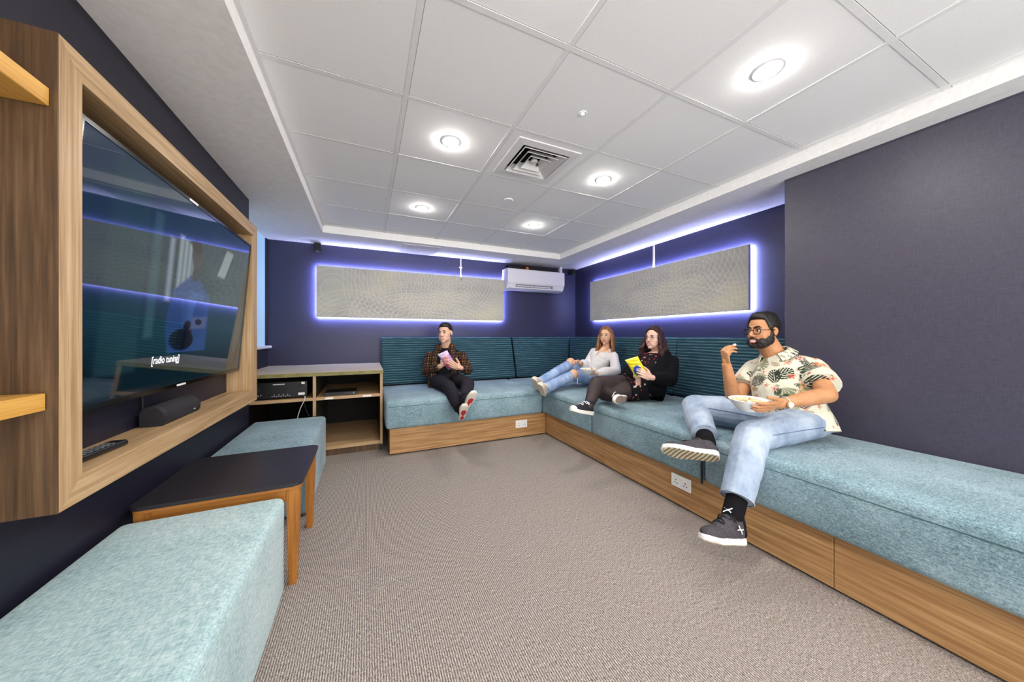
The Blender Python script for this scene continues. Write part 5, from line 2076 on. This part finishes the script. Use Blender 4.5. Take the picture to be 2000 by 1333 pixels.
# ------------------------------------------------------------------ 4: woman in black cardigan with glasses
def brunette():
    R = thing('person', 'woman with curly dark hair and glasses in black cardigan and dark tights', 'person', (2.62, 2.45, SEAT))
    hipL, hipR = W(1258, 758, 3.10), W(1240, 752, 3.25)
    kneeR, kneeL = W(1166, 750, 3.02), W(1180, 768, 3.06)
    ankR, ankL = W(1150, 793, 2.82), W(1205, 776, 2.78)
    P = (hipL + hipR) / 2 + V((.05, .0, .01))
    N = W(1286, 690, 3.34)
    shL, shR = W(1313, 707, 3.16), W(1255, 703, 3.45)
    elL, elR = W(1308, 742, 2.98), W(1228, 728, 3.28)
    wrL, wrR = W(1272, 738, 2.86), W(1243, 736, 3.04)
    h = Head(W(1277, 661.5, 3.30), V((-.90, -.18, .05)), (.10, .02, 1), .96)
    rp, rs = hipR - hipL, shR - shL
    b = Blob()
    h.skin(b, 1.0)
    b.cone(N + V((0, 0, -.03)), h.p(0, -.02, -.05), .052, .048)
    torso(b, P, N, rp, rs, (shL, shR), [.13, .14, .13, .135, .135, .105, .058], [.10, .11, .10, .11, .10, .085, .060], trap=.045)
    for a, e_, w_ in ((shL, elL, wrL), (shR, elR, wrR)):
        b.chain([a, e_, w_], [.042, .038, .024])
    hand(b, wrL, W(1256, 731, 2.82) - wrL, V((.1, .9, .15)), -1, .92, (.5, .55, .4), .04, (.8, .55, .3), .3)
    hand(b, wrR, W(1250, 742, 2.96) - wrR, V((-.5, -.6, -.2)), 1, .90, (.5, .6, .4))
    for hp, kn, an in ((hipL, kneeL, ankL), (hipR, kneeR, ankR)):
        b.chain([hp, kn, an], [.085, .06, .036])
    link('body', b.mesh(.0034, 5), SK_PALE, R, smooth=True)
    h.features(R, '#3a2a20', '#2a1a16', '#b85a5e', True, .0036, openm=.001)
    glasses(h, R, plain('thin metal rims', '#5b4a44', .3, metal=.6), .0235, .0205, .0014, False)
    MH = hair_mat('dark auburn hair', '#170b0a', '#331714', '#522621', (40, 40, 30))
    line = lambda a: 38 if abs(a) < 18 else (38 - (abs(a) - 18) * .70 if abs(a) < 66 else (5 - (abs(a) - 66) * 1.4 if abs(a) < 95 else -48))
    obj('hair_cap', h.hair(line, lambda a, e: .013 + .005 * max(0, (e - 40) / 50), rough=.004, seed=2), MH, R, smooth=70)
    b = Blob()
    rg = random.Random(5)
    for i in range(40):
        az = math.radians(rg.uniform(62, 298))
        x0_, y0_ = .080 * math.sin(az), -.012 + .098 * math.cos(az)
        ln = rg.uniform(.32, .50)
        ph = rg.random() * 6.28
        pts_ = [h.p(x0_ * .95, y0_ * .95, .050), h.p(x0_ * 1.08, y0_ * 1.06, .0)]
        for k in range(1, 10):
            q = k / 9
            side = 1 if x0_ > 0 else -1
            fx = x0_ * (1.15 + .70 * q) + side * .030 * q
            fy = y0_ * (1.05 - .1 * q) + (.045 * q if abs(math.degrees(az) - 180) > 60 else -.01 * q)
            amp = .010 + .012 * q
            pts_.append(h.p(fx + amp * math.sin(q * 17 + ph), fy + amp * math.cos(q * 17 + ph), -ln * q))
        b.chain(pts_, [.010, .016] + [.0165] * 6 + [.014, .011, .008])
    link('hair', b.mesh(.0045, 1, (.003, 45)), MH, R, smooth=True)
    # patterned dress: bodice and skirt over the lap
    up = unit(N - P)
    b2 = unit(rs)
    fw = up.cross(b2)
    b = Blob()
    torso(b, P, P.lerp(N, .84), rp, rs, (), [.185, .185, .160, .160, .160, .150, .125], [.150, .150, .135, .135, .135, .120, .085], 0, .02, -.2)
    for sx in (-1, 1):
        b.ell(P.lerp(N, .62) + b2 * sx * .060 + fw * .070, (.085, .072, .080), b2, fw, up)
        b.cone(P.lerp(N, .78) + b2 * sx * .075 + fw * .04, N + b2 * sx * .075 - fw * .01, .030, .018)
    b.chain([hipR, hipR.lerp(kneeR, .38)], [.112, .110], True)
    b.chain([hipL, hipL.lerp(kneeL, .42)], [.112, .108], True)
    b.cone((hipL + hipR) / 2, ((hipL + hipR) / 2).lerp((kneeL + kneeR) / 2, .36), .10, .10, True, False)
    me = b.mesh(.005, 3, (.003, 16))
    nv = len(me.vertices)
    rng = np.random.RandomState(11)
    idx = rng.choice(nv, 300, replace=False)

    def dress(c):
        o_ = np.tile(np.array(lin('#131116')), (len(c), 1))
        for k, i in enumerate(idx):
            d_ = np.linalg.norm((c - c[i]) * np.array([1, 1, .8]), axis=1)
            o_[d_ < (.0075 if k % 3 else .005)] = lin(['#c0303c', '#d84a58', '#c9c4b4'][k % 3])
        return o_
    paint(me, dress)
    link('dress', me, attr_mat('cherry print cotton', .85, .2, .1), R, smooth=True)
    # cardigan: back, sides and long sleeves, open at the front
    b = Blob()
    bk = -fw * .05
    torso(b, P + bk - up * .02, N + bk, rp, rs, (shL, shR), [.215, .215, .195, .185, .175, .125, .066], [.150, .145, .125, .120, .110, .08, .05], 0, 0, -.2, trap=.052)
    for sx in (1, -1):
        b.cone(P + b2 * sx * .175 + fw * .05 - up * .03, P.lerp(N, .5) + b2 * sx * .155 + fw * .055, .085, .070)
        b.cone(P.lerp(N, .5) + b2 * sx * .155 + fw * .055, P.lerp(N, .9) + b2 * sx * .115 + fw * .02, .070, .050)
    for a, e_, w_ in ((shL, elL, wrL), (shR, elR, wrR)):
        b.chain([a, a.lerp(e_, .5), e_, e_.lerp(w_, .5), e_.lerp(w_, .92)], [.062, .066, .068, .062, .042], True)
    link('cardigan', b.mesh(.005, 3, (.003, 20)), plain('black knit', '#0d0c10', .95, .15), R, smooth=True)
    b = Blob()
    for hp, kn, an in ((hipL, kneeL, ankL), (hipR, kneeR, ankR)):
        b.chain([hp, hp.lerp(kn, .5), kn], [.100, .090, .072])
        b.chain([kn, kn.lerp(an, .35), an], [.070, .066, .042])
    t = NT('sheer dark tights')
    f_ = t.noise(t.coord((1, 1, 1)), 14, 3)
    t.base(t.ramp(f_, [(.3, '#2c2324'), (.7, '#3b2e2d')]))
    link('tights', b.mesh(.005, 4), t.set(.6, .3), R, smooth=True)
    MC = plain('navy canvas', '#1a1a26', .9)
    MW = plain('cream foxing', '#e4ddd2', .6)
    MO = plain('brown rubber', '#8a7466', .8)
    shoe(R, ankR, W(1102, 808, 2.70) - W(1150, 806, 2.84), V((.25, .05, 1)), .262, MC, MW, laces='#e9e6e2', high=True, toecap=MW, drop=.082, sole_h=.032)
    cr, ca = V((CY, -SY, 0)), V((SY, CY, 0))
    shoe(R, ankL + cr * .02, -cr * .62 - ca * .70 + V((0, 0, .10)), -cr * .72 + ca * .66 + V((0, 0, .22)), .235, MC, MW, laces='#e9e6e2', toecap=None, drop=.06, outsole=MO, sole_h=.032)


brunette()
cb = W(1243, 717, 2.88)
snack_bag('yellow crisp packet with round blue emblem held by the woman in black', cb, V((.45, -.55, .25)), V((-.38, .10, .62)), .115, .185, yellow_print, .02)


# ------------------------------------------------------------------ even world fill, added through the side left open behind the viewer; exposure
wd = bpy.data.worlds.new('world')
SC.world = wd
wd.use_nodes = True
bg = wd.node_tree.nodes['Background']
bg.inputs['Color'].default_value = (1.0, .985, .97, 1)
bg.inputs['Strength'].default_value = 5.6

SC.view_settings.view_transform = 'Standard'
SC.view_settings.look = 'None'
SC.view_settings.exposure = 0.2
SC.view_settings.gamma = 1.0
SC.view_settings.use_curve_mapping = False
